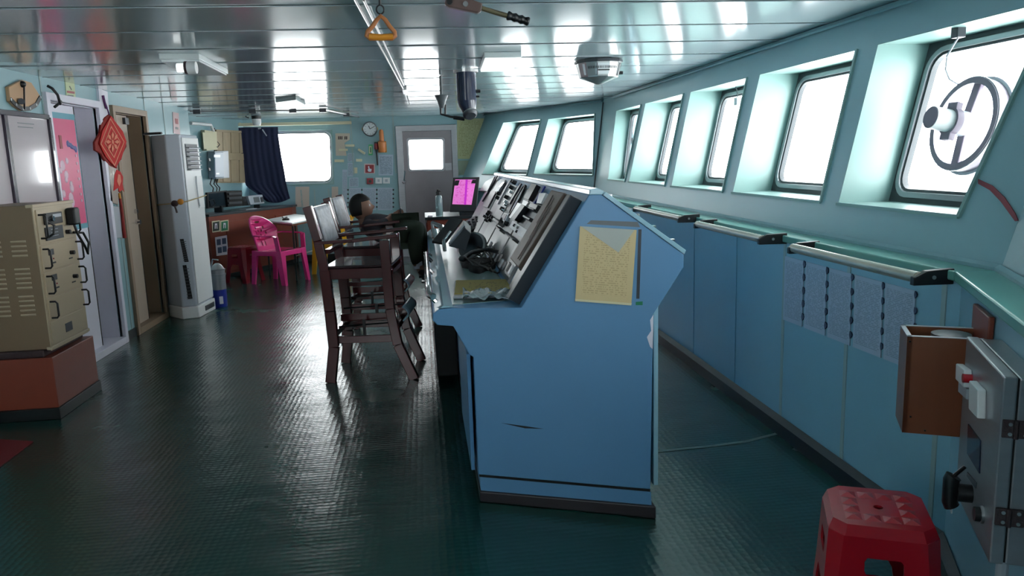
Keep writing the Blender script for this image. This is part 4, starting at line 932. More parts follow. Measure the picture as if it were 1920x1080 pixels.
# steel pail beside the air conditioner
bn = thing('steel_bucket', 'small steel pail with a navy painted lower half beside the air conditioner', 'pail', (-2.13, 8.55, 0))
qx, qy = -2.235, 8.42
MB().lathe([(.066, 0), (.07, .01), (.072, .17), (.072, .19)], (qx, qy, 0)).build('lower_half', M_blue, bn, smooth=True)
MB().lathe([(.072, .19), (.075, .33), (.08, .345), (.08, .36), (.072, .36), (.075, .40), (.082, .405), (.072, .41)], (qx, qy, 0)).build('steel_body', M_steel, bn, smooth=True)
MB().lathe([(.07, .41), (.045, .45), (.02, .47), (.001, .47)], (qx, qy, 0)).build('domed_lid', M_alu, bn, smooth=True)
MB().tube([(qx-.065, qy, .42), (qx-.03, qy-.03, .52), (qx+.03, qy-.03, .51)], .008, 8).build('bail_handle', M_chrome, bn, smooth=True)
MB().prism([(qx+.01, qy-.072, .04), (qx+.045, qy-.06, .04), (qx+.045, qy-.06, .12), (qx+.01, qy-.072, .12)], (0, -.004, 0)).build('white_label', M_white, bn)

# ---------------- far left corner: counter, equipment, curtain
K0 = V((-2.79, 10.33, 0)); K1 = V((-1.99, 11.90, 0)); kd = (K1-K0).normalized(); kn_ = V((kd.y, -kd.x, 0)); KL = (K1-K0).length
def ka(s_, z, h=0): return K0+kd*s_+kn_*h+V((0, 0, z))
def kplane(x, y, h=0): return pl(x, y, K0+kn_*h, kn_)
co = thing('chart_counter', 'red brown laminate counter with dark worktop in the far left corner', 'counter', tuple(ka(.9, 0)))
def kbox(nm, s0, s1, z0, z1, h0, h1, m_, parent, **kw):
    return MB().hexa([ka(s0, z0, h0), ka(s1, z0, h0), ka(s1, z0, h1), ka(s0, z0, h1), ka(s0, z1, h0), ka(s1, z1, h0), ka(s1, z1, h1), ka(s0, z1, h1)]).build(nm, m_, parent, **kw)
kfoot = [ka(0, 0), ka(KL, 0), V((-1.95, YF-.01, 0)), V((-2.58, YF-.01, 0)), ka(0, 0, -.22)]
MB().prism([q+V((0, 0, .06)) for q in kfoot], (0, 0, .79)).build('counter_body', M_brown, co, bevel=.004)
kc_ = sum(kfoot, V((0, 0, 0)))/5
MB().prism([ka(-.01, .85, .02), ka(KL, .85, .02), V((-1.93, YF-.01, .85)), V((-2.58, YF-.01, .85)), ka(-.01, .85, -.23)], (0, 0, .032)).build('worktop', M_dgrey, co, bevel=.004)
MB().prism([q.lerp(kc_, .08) for q in kfoot], (0, 0, .06)).build('toe_kick', M_bdark, co)
kbox('counter_door', .30, .95, .1, .76, 0, .014, M_brown, co, bevel=.003); kbox('counter_door', 1.35, KL-.04, .1, .76, 0, .014, M_brown, co, bevel=.003)
# green emergency signs and picture sheet on the counter front
for i, (x0, x1, mm, lab) in enumerate(((398, 412, M_dgreen, 'dark green lifejacket sign, left of the pair on the counter front'), (414, 428, M_green, 'bright green assembly sign, right of the pair on the counter front'))):
    g = thing('safety_sign', lab, 'sign', tuple(kplane(x0, 436)))
    P_ = [kplane(*a, .016) for a in ((x0-1, 415-i), (x0, 436-i), (x1+1, 434-i), (x1, 413-i))]; MB().prism(P_, kn_*.003).build('sign_plate', M_cream, g)
    P_ = [kplane(*a, .019) for a in ((x0+1, 417-i), (x0+1, 434-i), (x1-1, 432-i), (x1-1, 415-i))]; MB().prism(P_, kn_*.002).build('sign_field', mm, g)
    xc = (x0+x1)/2; P_ = [kplane(*a, .021) for a in ((xc-2, 419-i), (xc-2.5, 429-i), (xc-1, 429-i), (xc-.8, 422-i), (xc+.8, 422-i), (xc+1, 429-i), (xc+2.5, 429-i), (xc+2, 419-i))]; MB().prism(P_, kn_*.002).build('white_pictogram', M_white, g)
g = thing('picture_notice', 'white notice with four blue picture squares low on the counter front', 'notice', tuple(kplane(414, 480)))
MB().prism([kplane(*a, .016) for a in ((403, 445), (406, 480), (428, 477), (425, 441))], kn_*.003).build('notice_sheet', M_white, g)
for x, y in ((406, 449), (416, 447), (408, 464), (417, 462)): MB().prism([kplane(*a, .019) for a in ((x, y), (x+.7, y+11), (x+8, y+10), (x+7.5, y-1))], kn_*.002).build('blue_picture', mat('pictogram_blue', (70, 86, 120), .5) if 'pictogram_blue' not in MATS else MATS['pictogram_blue'], g)
# black monitor, printer, small instrument on the worktop
ZC = .883
def back(x, y, s_off): return pl(x, y, K0+kn_*s_off, kn_)
g = thing('desktop_monitor', 'wide black computer screen standing on the counter left of the printer', 'monitor', tuple(back(405, 392, -.12)))
P_ = [back(*a, -.12) for a in ((389, 361), (390, 391), (428, 388), (426, 357))]; MB().prism(P_, -kn_*.04).build('monitor_case', M_black, g, bevel=.004)
MB().prism([back(*a, -.119) for a in ((391, 363), (392, 388), (425, 385), (424, 360))], kn_*.004).build('dark_screen', M_lcd, g)
c = back(410, 390, -.16); MB().box(c.x-.05, c.x+.05, c.y-.04, c.y+.04, ZC, c.z+.03).build('monitor_foot', M_black, g)
g = thing('black_printer', 'black printer with paper slots on the counter beside the desktop screen', 'printer', tuple(back(440, 388, -.1)))
P_ = [back(*a, -.08) for a in ((424, 360), (428, 388), (455, 386), (454, 357))]; MB().prism(P_, -kn_*.22).build('printer_body', M_blackm, g, bevel=.006)
for y in (362, 370, 379): MB().prism([back(*a, -.079) for a in ((427, y), (427.5, y+4), (452, y+2.5), (452, y-1.5))], kn_*.02).build('paper_tray', M_dgrey, g)
g = thing('small_instrument', 'small grey instrument with square display on the counter', 'instrument', tuple(back(478, 386, -.1)))
P_ = [back(*a, -.1) for a in ((465, 368), (470, 384), (496, 381), (492, 365))]; MB().prism(P_, -kn_*.08).build('instrument_case', M_lgrey, g, bevel=.004)
MB().prism([back(*a, -.099) for a in ((475, 370), (477, 380), (487, 379), (485, 369))], kn_*.003).build('display', M_grey, g); MB().prism([back(*a, -.099) for a in ((488, 370), (490, 379), (494, 378), (492, 369))], kn_*.01).build('keypad', M_dgrey, g)
c = back(482, 385, -.13); MB().box(c.x-.04, c.x+.04, c.y-.03, c.y+.03, ZC, c.z+.01).build('instrument_foot', M_black, g)
g = thing('black_radio_set', 'low black radio set between printer and grey instrument on the counter', 'radio', tuple(back(460, 386, -.1)))
P_ = [back(*a, -.14) for a in ((455, 368), (456, 386), (474, 385), (473, 370))]; MB().prism(P_, -kn_*.1).build('radio_case', M_black, g, bevel=.004); MB().prism([back(*a, -.139) for a in ((458, 372), (458, 378), (468, 377), (468, 372))], kn_*.003).build('radio_face', M_dgrey, g)
tag(MB().tube([back(396, 384, -.04)-V((0, 0, .03)), back(392, 376, -.03), back(400, 374, -.03), back(404, 382, -.03), back(398, 388, -.03)], .006, 6).build('loop_cable', M_black), 'black cable loop at the left end of the counter top', 'cable')
tag(kbox('loose_papers', .75, .98, ZC, ZC+.01, -.14, -.01, M_lgrey, None), 'small stack of pale papers lying on the counter edge', 'paper')
# wooden locker shutters, grey electric box and its pipe on the angled wall
sh = thing('wooden_shutter', 'bare wooden plank shutter on the angled wall left of the navy curtain', 'shutter', tuple(wa(430, 343)))
def wap(nm, q, m_, parent, h0, h1, **kw): return MB().prism([wa(*a, h0) for a in q], wan*(h1-h0)).build(nm, m_, parent, **kw)
xs = [403, 415, 430, 446, 462]
for (y0, y1, dy) in ((247, 287, .06), (301, 341, -.02)):
    for i in range(4):
        a, b_ = xs[i]+.5, xs[i+1]-.5; wap('shutter_plank', ((a, y0+dy*(a-403)), (a+1, y1), (b_+1, y1), (b_, y0+dy*(b_-403))), M_wood3, sh, .01, .03, bevel=.002)
wap('cross_rail', ((402, 288), (403, 300), (465, 300), (464, 288)), M_wood3, sh, .008, .035, bevel=.002); wap('top_rail', ((402, 243), (402, 247), (462, 250), (462, 246)), M_wood3, sh, .005, .035); wap('shutter_back', ((402, 243), (404, 343), (466, 343), (462, 246)), M_wood3, sh, .0, .01)
eb = thing('electric_box', 'pale grey electric box with cables below it on the angled wall', 'electric box', tuple(wa(400, 336)))
wap('box_body', ((388, 284), (391, 336), (416, 334), (414, 283)), M_lgrey, eb, 0, .12, bevel=.008)
wap('box_lid', ((399, 285), (400, 333), (417, 333), (416, 285)), mat('box_lid_grey', (160, 172, 186), .35), eb, .12, .15, bevel=.01)
wap('white_label', ((401, 290), (401, 295), (413, 295), (413, 290)), M_whitep, eb, .15, .152); wap('white_label', ((405, 324), (405, 327), (411, 327), (411, 324)), M_whitep, eb, .15, .152)
for y in (300, 318): wap('hinge_clip', ((390, y-3), (391, y+2), (394, y+2), (393, y-3)), M_black, eb, .12, .13)
for x in (397, 404, 409): MB().tube([wa(x, 334, .05), wa(x-3, 345, .06), wa(x+3, 352, .05), wa(x+2, 360, .04)], .008, 6).build('box_cable', M_black, eb)
MB().tube([wa(402, 240, .02), wa(402, 258, .02), wa(402, 283, .05)], .008, 6).build('conduit', M_black, eb); MB().tube([wa(402, 268, .03), wa(408, 266, .06), wa(412, 271, .06), wa(408, 276, .06), wa(402, 274, .05)], .006, 6).build('conduit_loop', M_black, eb)
cp = thing('wall_panel_box', 'pale cream panel box on the angled wall above the electric box', 'panel', tuple(wa(385, 283)))
wap('panel_box', ((376, 244), (380, 283), (401, 281), (399, 247)), M_cream, cp, 0, .06, bevel=.004); wap('panel_cover', ((379, 248), (382, 280), (398, 278), (397, 250)), M_cream, cp, .06, .066, bevel=.002)
tag(MB().tube([wa(358, 231, .06), wa(395, 234, .06), wa(400, 246, .05)], .022, 10).build('white_pipe', M_whitep, smooth=True), 'short white pipe near the ceiling over the cream panel box', 'pipe')
# curtain rail and navy curtain before the far window
YC = YF-.12
def fw(x, y, off=0): return onY(x, y, YF-off)
cr = thing('curtain_rail', 'pale horizontal curtain rail above the far left window', 'rail', tuple(fw(560, 232)))
MB().bar(fw(446, 234, .12), fw(659, 230, .12), .03, .045).build('rail_bar', M_cream, cr, bevel=.004)
for x in (450, 655): MB().bar(fw(x, 231, .12), fw(x, 231, 0), .02, .02).build('rail_bracket', M_cream, cr)
cu = thing('navy_curtain', 'dark navy curtain bunched at the left half of the far window', 'curtain', tuple(fw(490, 378, .1)))
lft = [(446, 239), (448, 270), (451, 300), (456, 330), (462, 350), (478, 360), (500, 378)]; rgt = [(521, 238), (522, 256), (527, 290), (533, 320), (537, 345), (541, 362), (544, 372)]
def interp(L, v): 
    k = min(int(v*(len(L)-1)), len(L)-2); t = v*(len(L)-1)-k; return (L[k][0]*(1-t)+L[k+1][0]*t, L[k][1]*(1-t)+L[k+1][1]*t)
def curt(u, v):
    a = interp(lft, v); b_ = interp(rgt, v); x = a[0]*(1-u)+b_[0]*u; y = a[1]*(1-u)+b_[1]*u+(5 if v > .95 else 0)*math.sin(u*3.14)
    return fw(x, y, .13+.004*math.sin(u*44+v*2)+.015*v*math.sin(u*9))
MB().grid(curt, 90, 14).build('curtain_cloth', M_navy, cu, smooth='all', solid=.004)
MB().tube([fw(492, 243, .18), fw(496, 249, .19), fw(500, 255, .18)], .010, 6).build('tie_tape', M_lgrey, cu); MB().bar(fw(484, 241, .18), fw(489, 240, .18), .01, .02).build('curtain_hook', M_lgrey, cu)
# light strip reflection trim / cable tray at the far ceiling
tr = thing('ceiling_track', 'thin ceiling track running over the far left corner', 'track', (-1.8, 10.6, 2.12))
p0, p1, p2 = onZ(355, 213, 2.13), onZ(615, 215, 2.13), onZ(668, 221, 2.13)
p0 = onZ(356, 209, 2.13); p1 = onZ(610, 206, 2.13); p2 = onZ(672, 219, 2.13)
MB().tube([p0, p1], .008, 8).build('track_bar', M_alu, tr); MB().tube([p1, p2], .012, 8).build('track_bar', M_alu, tr)
for t in (.05, .45, .75, .98): c = p0.lerp(p1, t); MB().box(c.x-.04, c.x+.04, c.y-.02, c.y+.02, 2.10, 2.15).build('track_clip', M_dgrey, tr)
c = p1.lerp(p2, .6); MB().box(c.x-.04, c.x+.04, c.y-.02, c.y+.02, 2.10, 2.15).build('track_clip', M_dgrey, tr)
# spotlight over curtain
sl = thing('ceiling_spotlight', 'small black and white spotlight hanging from the ceiling above the navy curtain', 'spotlight', (-2.3, 11.2, 2.1))
YS = 11.1
c = onY(478, 214, YS); MB().box(c.x-.05, c.x+.05, c.y-.05, c.y+.05, c.z-.03, 2.155).build('spot_mount', M_black, sl, bevel=.006)
c = onY(481, 226, YS); MB().lathe([(.05, .09), (.06, .06), (.06, -.03), (.045, -.07), (.001, -.07)], c, (0, 0, 1)).build('spot_head', M_whitep, sl, smooth=True)
MB().lathe([(.064, .02), (.068, .06), (.06, .065)], c, (0, 0, 1)).build('spot_clamp', M_black, sl)
MB().tube([onY(471, 214, YS), onY(461, 212, YS), onY(461, 219, YS), onY(467, 221, YS)], .010, 8).build('spot_cable', M_black, sl)
# folding table
ft = thing('folding_table', 'white topped folding table beside the counter with thin dark legs', 'table', (-1.8, 11.0, 0))
Tq = [onZ(*a, .70) for a in ((490, 417), (545, 421), (600, 409), (600, 405), (530, 405))]
Tq = [onZ(492, 416, .735), onZ(548, 421, .735), onZ(606, 409, .735), onZ(552, 404, .735)]
MB().prism(Tq, (0, 0, .022)).build('table_top', M_whitep, ft, bevel=.004)
MB().prism([q+(sum(Tq, V((0, 0, 0)))/4-q)*.015+V((0, 0, -.022)) for q in Tq], (0, 0, .02)).build('table_apron', M_wood2, ft)
cT = sum(Tq, V((0, 0, 0)))/4
for q in Tq: a = q.lerp(cT, .1); MB().tube([(a.x, a.y, .72), (a.x, a.y, .0)], .012, 8).build('leg', M_bdark, ft)
a, b_ = Tq[1].lerp(cT, .1), Tq[2].lerp(cT, .1); MB().tube([(a.x, a.y, .32), (b_.x, b_.y, .32)], .008, 6).build('cross_bar', M_alu, ft)
tag(MB().tube([onZ(530, 407, .77), onZ(533, 410, .775), onZ(538, 407, .77), onZ(541, 411, .77), onZ(530, 412, .77)], .012, 6).build('cable_scrap', M_black), 'short black cable scrap lying on the white table', 'cable')
# plastic armchair builder (local frame: faces +x)
def plastic_chair(nm, label, m_, loc, rz, sc=1):
    t = thing(nm, label, 'chair', loc, rz, local=True)
    t.matrix_basis = Matrix.Translation(loc) @ Matrix.Rotation(rz, 4, 'Z') @ Matrix.Scale(sc, 4)
    def shell(u, v):
        y = (-.24+.48*u)*(1-.08*v); x = .22-.44*v; z = .42-.012*math.sin(math.pi*u)*math.sin(math.pi*v); return V((x, y, z))
    MB().grid(shell, 12, 12).build('seat', m_, t, smooth=True, solid=.012)
    # back: rounded shell with pierced holes
    def bp(u, z): w = 1; return V((-.20-.12*(z-.42)/.42-.03*math.cos(u*math.pi*.9)*1+.03, .0+u*.21*(1.0 if z < .6 else math.sqrt(max(.02, 1-((z-.62)/.24)**2))*1.12), z))
    out = []; N = 16
    def outline(k):
        r = []
        for i in range(10): r.append((.17*k+.05*k*i/9, .40+.22*i/9))
        for i in range(1, 18): a = math.pi*i/18; r.append((.235*k*math.cos(a), .62+.22*k*math.sin(a)))
        for i in range(10): r.append((-.22*k+.05*k*i/9, .62-.22*i/9))
        return r
    def P3(y, z): return V((-.205-.13*(z-.42)/.42+.10*(y/.24)**2, y, z))
    hl = []
    for (yc, zc, ry, rz_) in ((0, .77, .05, .014), (-.07, .70, .016, .016), (.07, .70, .016, .016), (-.03, .66, .014, .016), (.03, .66, .014, .016), (-.09, .63, .014, .018), (.09, .63, .014, .018), (0, .60, .014, .022), (-.06, .58, .012, .022), (.06, .58, .012, .022), (-.03, .5, .012, .035), (.03, .5, .012, .035)):
        hl.append([P3(yc+ry*math.cos(2*math.pi*i/8), zc+rz_*math.sin(2*math.pi*i/8)) for i in range(8)])
    MB().prism([P3(*a) for a in outline(1)], (.012, 0, .002), holes=hl).build('backrest', m_, t)
    MB().tube([P3(a[0], a[1])+V((-.004, 0, 0)) for a in outline(1.01)], .014, 8).build('back_rim', m_, t, smooth=True)
    for s_ in (-1, 1):
        arm = MB()
        pts = [P3(.225*s_, .62), V((-.12, .27*s_, .625)), V((.0, .285*s_, .62)), V((.16, .275*s_, .615)), V((.20, .27*s_, .60))]
        for a, b_ in zip(pts, pts[1:]): arm.bar(a, b_, .05, .016)
        arm.build('armrest', m_, t, bevel=.005)
        fl = MB(); fl.hexa([(.21, .23*s_, .0), (.275, .23*s_, 0), (.275, .25*s_, 0), (.21, .255*s_, 0), (.15, .235*s_, .43), (.235, .235*s_, .43), (.235, .255*s_, .43), (.15, .26*s_, .43)])
        fl.build('leg', m_, t, bevel=.004)
        fl2 = MB(); fl2.hexa([(.265, .21*s_, 0), (.275, .21*s_, 0), (.275, .255*s_, 0), (.265, .255*s_, 0), (.222, .16*s_, .43), (.235, .16*s_, .43), (.235, .255*s_, .43), (.222, .255*s_, .43)]); fl2.build('leg_flange', m_, t)
        MB().bar((.205, .25*s_, .43), (.19, .268*s_, .61), .02, .065, up=(1, 0, 0)).build('arm_post', m_, t, bevel=.004)
        rl_ = MB(); rl_.hexa([(-.28, .20*s_, .0), (-.22, .20*s_, 0), (-.22, .225*s_, 0), (-.28, .225*s_, 0), (-.24, .17*s_, .43), (-.16, .17*s_, .43), (-.16, .21*s_, .43), (-.24, .21*s_, .43)]); rl_.build('leg', m_, t, bevel=.004)
    ap = MB(); ap.box(.222, .236, -.235, .235, .365, .425); ap.build('front_apron', m_, t, bevel=.003)
    for s_ in (-1, 1): MB().box(-.2, .22, .235*s_-.006, .235*s_+.006, .37, .425).build('side_apron', m_, t)
    return t
plastic_chair('pink_plastic_armchair', 'bright pink plastic armchair with pierced back beside the white table', M_pink, (-1.88, 9.98, 0), math.radians(-28), 1.0)
plastic_chair('yellow_plastic_chair', 'yellow plastic chair at the far side of the white table', M_yel, (-1.27, 10.75, 0), math.radians(170), .95)
# plastic stools
def stool(label, m_, loc, rz, top=.135, bot=.175, h=.45, sc=1, group=None):
    t = thing('plastic_stool', label, 'stool', loc, rz, local=True, group=group)
    def ring(r, z, c): return [V((x, y, z)) for x, y in ((r, r-c), (r-c, r), (-r+c, r), (-r, r-c), (-r, -r+c), (-r+c, -r), (r-c, -r), (r, -r+c))]
    m = MB(); T0 = ring(top, h-.006, .035); m.prism(T0, (0, 0, .006), holes=[[V((.014*math.cos(a), .014*math.sin(a), h-.006)) for a in [2*math.pi*i/8 for i in range(8)]]])
    T1 = ring(top+.012, h-.03, .04)
    for i in range(8):
        j = (i+1) % 8; m.b.faces.new([m.v(p) for p in (T0[i]+V((0, 0, .006)), T1[i], T1[j], T0[j]+V((0, 0, .006)))])
    m.build('seat', m_, t, smooth=True)
    for i in range(4):
        for j in range(4):
            if (i, j) in ((1, 1), (2, 2), (1, 2), (2, 1)) and 0: continue
            x = -top+.055+(2*top-.11)*i/3; y = -top+.055+(2*top-.11)*j/3
            if abs(x) < .03 and abs(y) < .03: continue
            q = MB(); d = .022; q.hexa([(x-d, y-d, h), (x+d, y-d, h), (x+d, y+d, h), (x-d, y+d, h), (x-.003, y-.003, h+.006), (x+.003, y-.003, h+.006), (x+.003, y+.003, h+.006), (x-.003, y+.003, h+.006)]); q.build('seat_stud', m_, t)
    # side walls: one panel a side with a hand slot, arch and two legs each
    for k in range(4):
        R = Matrix.Rotation(math.pi/2*k, 4, 'Z'); 
        def pt(u, z): r = top+.012+(bot-top-.012)*(1-z/(h-.03)); return R @ V((r, u*r, z))
        loop = [pt(-.74, h-.03), pt(.74, h-.03), pt(.80, h*.5), pt(1.0, 0), pt(.62, 0), pt(.46, h*.42), pt(.30, h*.52), pt(-.30, h*.52), pt(-.46, h*.42), pt(-.62, 0), pt(-1.0, 0), pt(-.80, h*.5)]
        slot = [pt(-.34, h-.10), pt(-.30, h-.088), pt(.30, h-.088), pt(.34, h-.10), pt(.34, h-.125), pt(.30, h-.138), pt(-.30, h-.138), pt(-.34, h-.125)]
        m = MB(); m.prism(loop, (R @ V((-1, 0, .0)))*.006, holes=[slot]); m.build('side_wall', m_, t)
        a0_ = pt(.74, h-.03); R2 = Matrix.Rotation(math.pi/2*(k+1), 4, 'Z')
        def pt2(u, z): r = top+.012+(bot-top-.012)*(1-z/(h-.03)); return R2 @ V((r, u*r, z))
        m = MB(); q = [pt(.74, h-.03), pt2(-.74, h-.03), pt2(-.80, h*.5), pt2(-1, 0), pt(1, 0), pt(.80, h*.5)]
        inw = -(pt(.74, h-.03)+pt2(-.74, h-.03)); inw.z = 0; inw.normalize()
        vs = [q[0], q[1], q[2], q[5]]; m.hexa([vs[0], vs[1], vs[2], vs[3]]+[v+inw*.006 for v in vs]); m.hexa([q[5], q[2], q[3]+V((0, 0, 0)), q[4]]+[v+inw*.012 for v in (q[5], q[2], q[3], q[4])]); m.build('corner_leg', m_, t)
    return t
sc_ = (onZ(1555, 915, .45)+onZ(1750, 985, .45)+onZ(1708, 930, .45)+onZ(1560, 975, .45))/4
stool('red plastic stool with studded top in the right foreground by the blue wall', M_red, (1.27, 1.955, 0), math.radians(-24), .130, .165)
stool('dark red plastic stool under the counter behind the pink armchair', M_redd, (-2.37, 10.22, 0), math.radians(-30), .14, .175, .46)
# red mat at the left edge
mt_ = thing('red_mat', 'red mat corner on the floor at the left edge below the plinth', 'mat', tuple(onZ(0, 850, 0)))
Q = [onZ(62, 829, 0), onZ(0, 876, 0), onZ(-140, 980, 0), onZ(-160, 815, 0)]
MB().prism(Q, (0, 0, .006)).build('mat_pile', mat('red_mat_fibre', (120, 18, 24), .9, bump=.3, bscale=200), mt_)

# ================================================================== FAR WALL FITTINGS
def fwp(nm, q, m_, parent, h0, h1, **kw): return MB().prism([fw(*a, h0) for a in q], (0, -(h1-h0), 0)).build(nm, m_, parent, **kw)
def fslab(nm, x0, y0, x1, y1, m_, parent=None, off=0, th=.004):
    return wslab(nm, ((x0, y0), (x0, y1), (x1, y1), (x1, y0)), m_, parent, off, th, kind=lambda x, y: fw(x, y))
ck = thing('wall_clock', 'round white ship clock with brass coloured lugs on the far wall', 'clock', tuple(fw(694, 242)))
c = fw(694, 242); MB().lathe([(.112, 0), (.112, .04), (.10, .055), (.092, .05), (.092, .04), (.001, .04)], c, (0, -1, 0), 40).build('clock_case', M_steel, ck, smooth=True)
MB().lathe([(.091, .041), (.091, .044)], c, (0, -1, 0), 40).build('clock_dial', M_dial, ck)
for dx_ in (-.105, .105): MB().ball(c+V((dx_, -.03, 0)), .026, (.7, .6, 1.1)).build('case_lug', mat('brass', (190, 168, 110), .3, metal=.8) if 'brass' not in MATS else MATS['brass'], ck, smooth=True)
for i in range(12):
    a = math.pi*i/6; MB().bar(c+V((.07*math.sin(a), -.045, .07*math.cos(a))), c+V((.084*math.sin(a), -.045, .084*math.cos(a))), .006, .002, up=(0, 1, 0)).build('hour_mark', M_black, ck)
MB().bar(c+V((0, -.047, 0)), c+V((-.018, -.047, .048)), .010, .003, up=(0, 1, 0)).build('hour_hand', M_black, ck)
MB().bar(c+V((0, -.049, 0)), c+V((.07, -.049, .035)), .007, .003, up=(0, 1, 0)).build('minute_hand', M_black, ck)
# hand flare in bracket and torch
fl = thing('orange_flare', 'orange cylinder beacon standing in a bracket on the far wall', 'beacon', tuple(fw(717, 286)))
c = fw(717, 286, .07)
MB().lathe([(.035, 0), (.05, .02), (.055, .10), (.06, .15), (.05, .16), (.035, .17)], c, (0, 0, 1)).build('beacon_base', M_orange, fl, smooth=True)
MB().lathe([(.036, .165), (.034, .30), (.03, .33), (.015, .345)], c, (0, 0, 1)).build('beacon_body', M_orange, fl, smooth=True)
MB().box(c.x-.065, c.x+.065, YF-.03, YF, c.z+.0, c.z+.17).build('bracket', M_gold, fl, bevel=.004)
to = thing('black_torch', 'black torch with a red band hanging left of the orange beacon', 'torch', tuple(fw(709, 310)))
c = fw(708, 310, .03); MB().tube([c, c+V((-.002, 0, .25))], .012, 10).build('torch_handle', M_black, to, smooth=True); MB().tube([c+V((0, 0, .24)), c+V((0, 0, .33))], .035, 14).build('torch_head', M_redd, to, smooth=True); MB().tube([c+V((0, 0, .33)), c+V((0, 0, .35))], .03, 14).build('torch_cap', M_black, to)
g = thing('fire_sign', 'red square sign with a white hand mark on the far wall', 'sign', tuple(fw(693, 325)))
fslab('sign_plate', 683, 307, 703, 325, mat('sign_pink_edge', (220, 190, 190), .5), g); fslab('sign_field', 685, 309, 701, 324, M_redd, g, .004, .002)
fwp('hand_mark', ((690, 312), (691, 317), (689, 318), (691, 322), (696, 322), (697, 317), (693, 316), (692, 311)), M_white, g, .007, .009)
g = thing('alarm_button', 'small red call point below the red hand sign', 'call point', tuple(fw(694, 345)))
fslab('box', 688, 334, 700, 345, M_redd, g, 0, .03); c = fw(694, 340, .03); MB().cyl(c, c-V((0, .01, 0)), .022).build('push_button', M_black, g)
for x0, x1, lab in ((704, 716, 'white switch plate right of the red call point'), (718, 731, 'white switch plate nearest the steel door')):
    g = thing('wall_switch', lab, 'switch', tuple(fw(x0, 345))); fslab('switch_plate', x0, 333, x1, 344, M_whitep, g, 0, .02); fslab('rocker', x0+4, 336, x1-4, 341, M_lgrey, g, .02, .004)
g = thing('green_exit_sign', 'small narrow green sign left of the torch on the far wall', 'sign', tuple(fw(695, 290)))
fslab('sign_plate', 691, 271, 699, 291, mat('sign_light_green', (80, 180, 120), .5), g); fslab('sign_field', 692, 274, 697, 288, M_cream, g, .004, .002); fslab('sign_mark', 694, 276, 696, 286, M_green, g, .006, .002)
def notice(lab, x0, y0, x1, y1, m_, nm='posted_notice'):
    return tag(fslab(nm, x0, y0, x1, y1, m_, None, 0, .004), lab, 'notice')
notice('tall white printed notice beside the torch near the steel door', 710, 290, 737, 329, M_text)
notice('small white printed sheet near the window upper right corner group', 652, 287, 664, 303, M_text)
notice('narrow printed sheet just under the small upper one by the window', 652, 305, 662, 331, M_text)
notice('wide short printed sheet above the row of long sheets', 655, 333, 672, 350, M_text)
notice('small blank pale square sheet between the window and red sign', 662, 314, 670, 325, M_cream)
for i, (x0, x1) in enumerate(((642, 651), (655, 677), (680, 705), (708, 736))):
    notice(('narrow long printed sheet nearest the far window', 'long printed sheet, second from the window in the lower row', 'long printed sheet, third from the window in the lower row', 'long printed sheet nearest the steel door in the lower row')[i], x0, 352 if i else 318, x1, 394 if i else 392, M_text2)
    for k in range(5):
        y = 356+k*8; MB().lathe([(.014, 0), (.014, .006)], fw(x1+1.5, y, .0), (0, -1, 0), 8).build('sheet_clip', M_black, COL.objects[-1])
notice('yellow large instruction sheet right of the steel door', 857, 222, 908, 298, M_ypaper, 'yellow_chart')
notice('brownish small sheet below the yellow one right of the steel door', 857, 301, 890, 328, mat('brown_sheet', (150, 160, 140), .6, var=.08))
notice('pale pink paper sheet under the far window left of the chair', 554, 350, 580, 388, mat('pinkish_sheet', (202, 184, 172), .6))
notice('pale pink paper sheet partly behind the nearer chair back', 622, 350, 634, 388, MATS['pinkish_sheet'])
# beige key board shelf by the window and small wooden pegs
g = thing('key_board', 'beige wall board with dark marks between the far window and the clock', 'board', tuple(fw(640, 290)))
fwp('board_panel', ((629, 250), (630, 292), (650, 292), (646, 268), (656, 262), (656, 250)), mat('beige_board', (196, 184, 168), .5), g, 0, .02)
for x in (634, 637, 640, 646, 649): fwp('dark_mark', ((x, 256), (x, 262), (x+2, 261), (x+2, 255)), M_hex, g, .02, .023)
for i, (x0, y0, x1, y1, lab) in enumerate(((648, 271, 665, 275, 'cream wooden peg bar, topmost right of the window'), (636, 279, 652, 283, 'cream wooden peg bar beside the beige board'), (668, 298, 679, 303, 'cream wooden peg bar lowest, left of the red sign'), (628, 299, 645, 304, 'bright cream ledge at the window lower corner'))):
    tag(fslab('peg_bar', x0, y0, x1, y1, M_cream, None, 0, .05), lab, 'peg')
tag(MB().bar(fw(672, 280, .03), fw(684, 288, .05), .035, .03).build('peg_bar', M_cream), 'tilted cream wooden peg bar between clock and red sign', 'peg')
# cable along the fold
q = [pl(*a, farfold(XT-.01, H)+V((-.01, 0, 0)), (1, 0, 0)) for a in ((1133, 196), (1122, 215), (1119, 240), (1118, 300), (1120, 330), (1112, 348))]
q = [V((XB+(XT-XB)*max(0, (z-1.03)/1.13)-.012, farfold(XT, z).y-.03, z)) for z in (2.12, 2.0, 1.8, 1.5, 1.25, 1.1)]
tag(MB().tube(q, .009, 8).build('wall_cable', M_rubber, smooth=True), 'dark cable running down the wall fold between the second and third forward windows', 'cable')
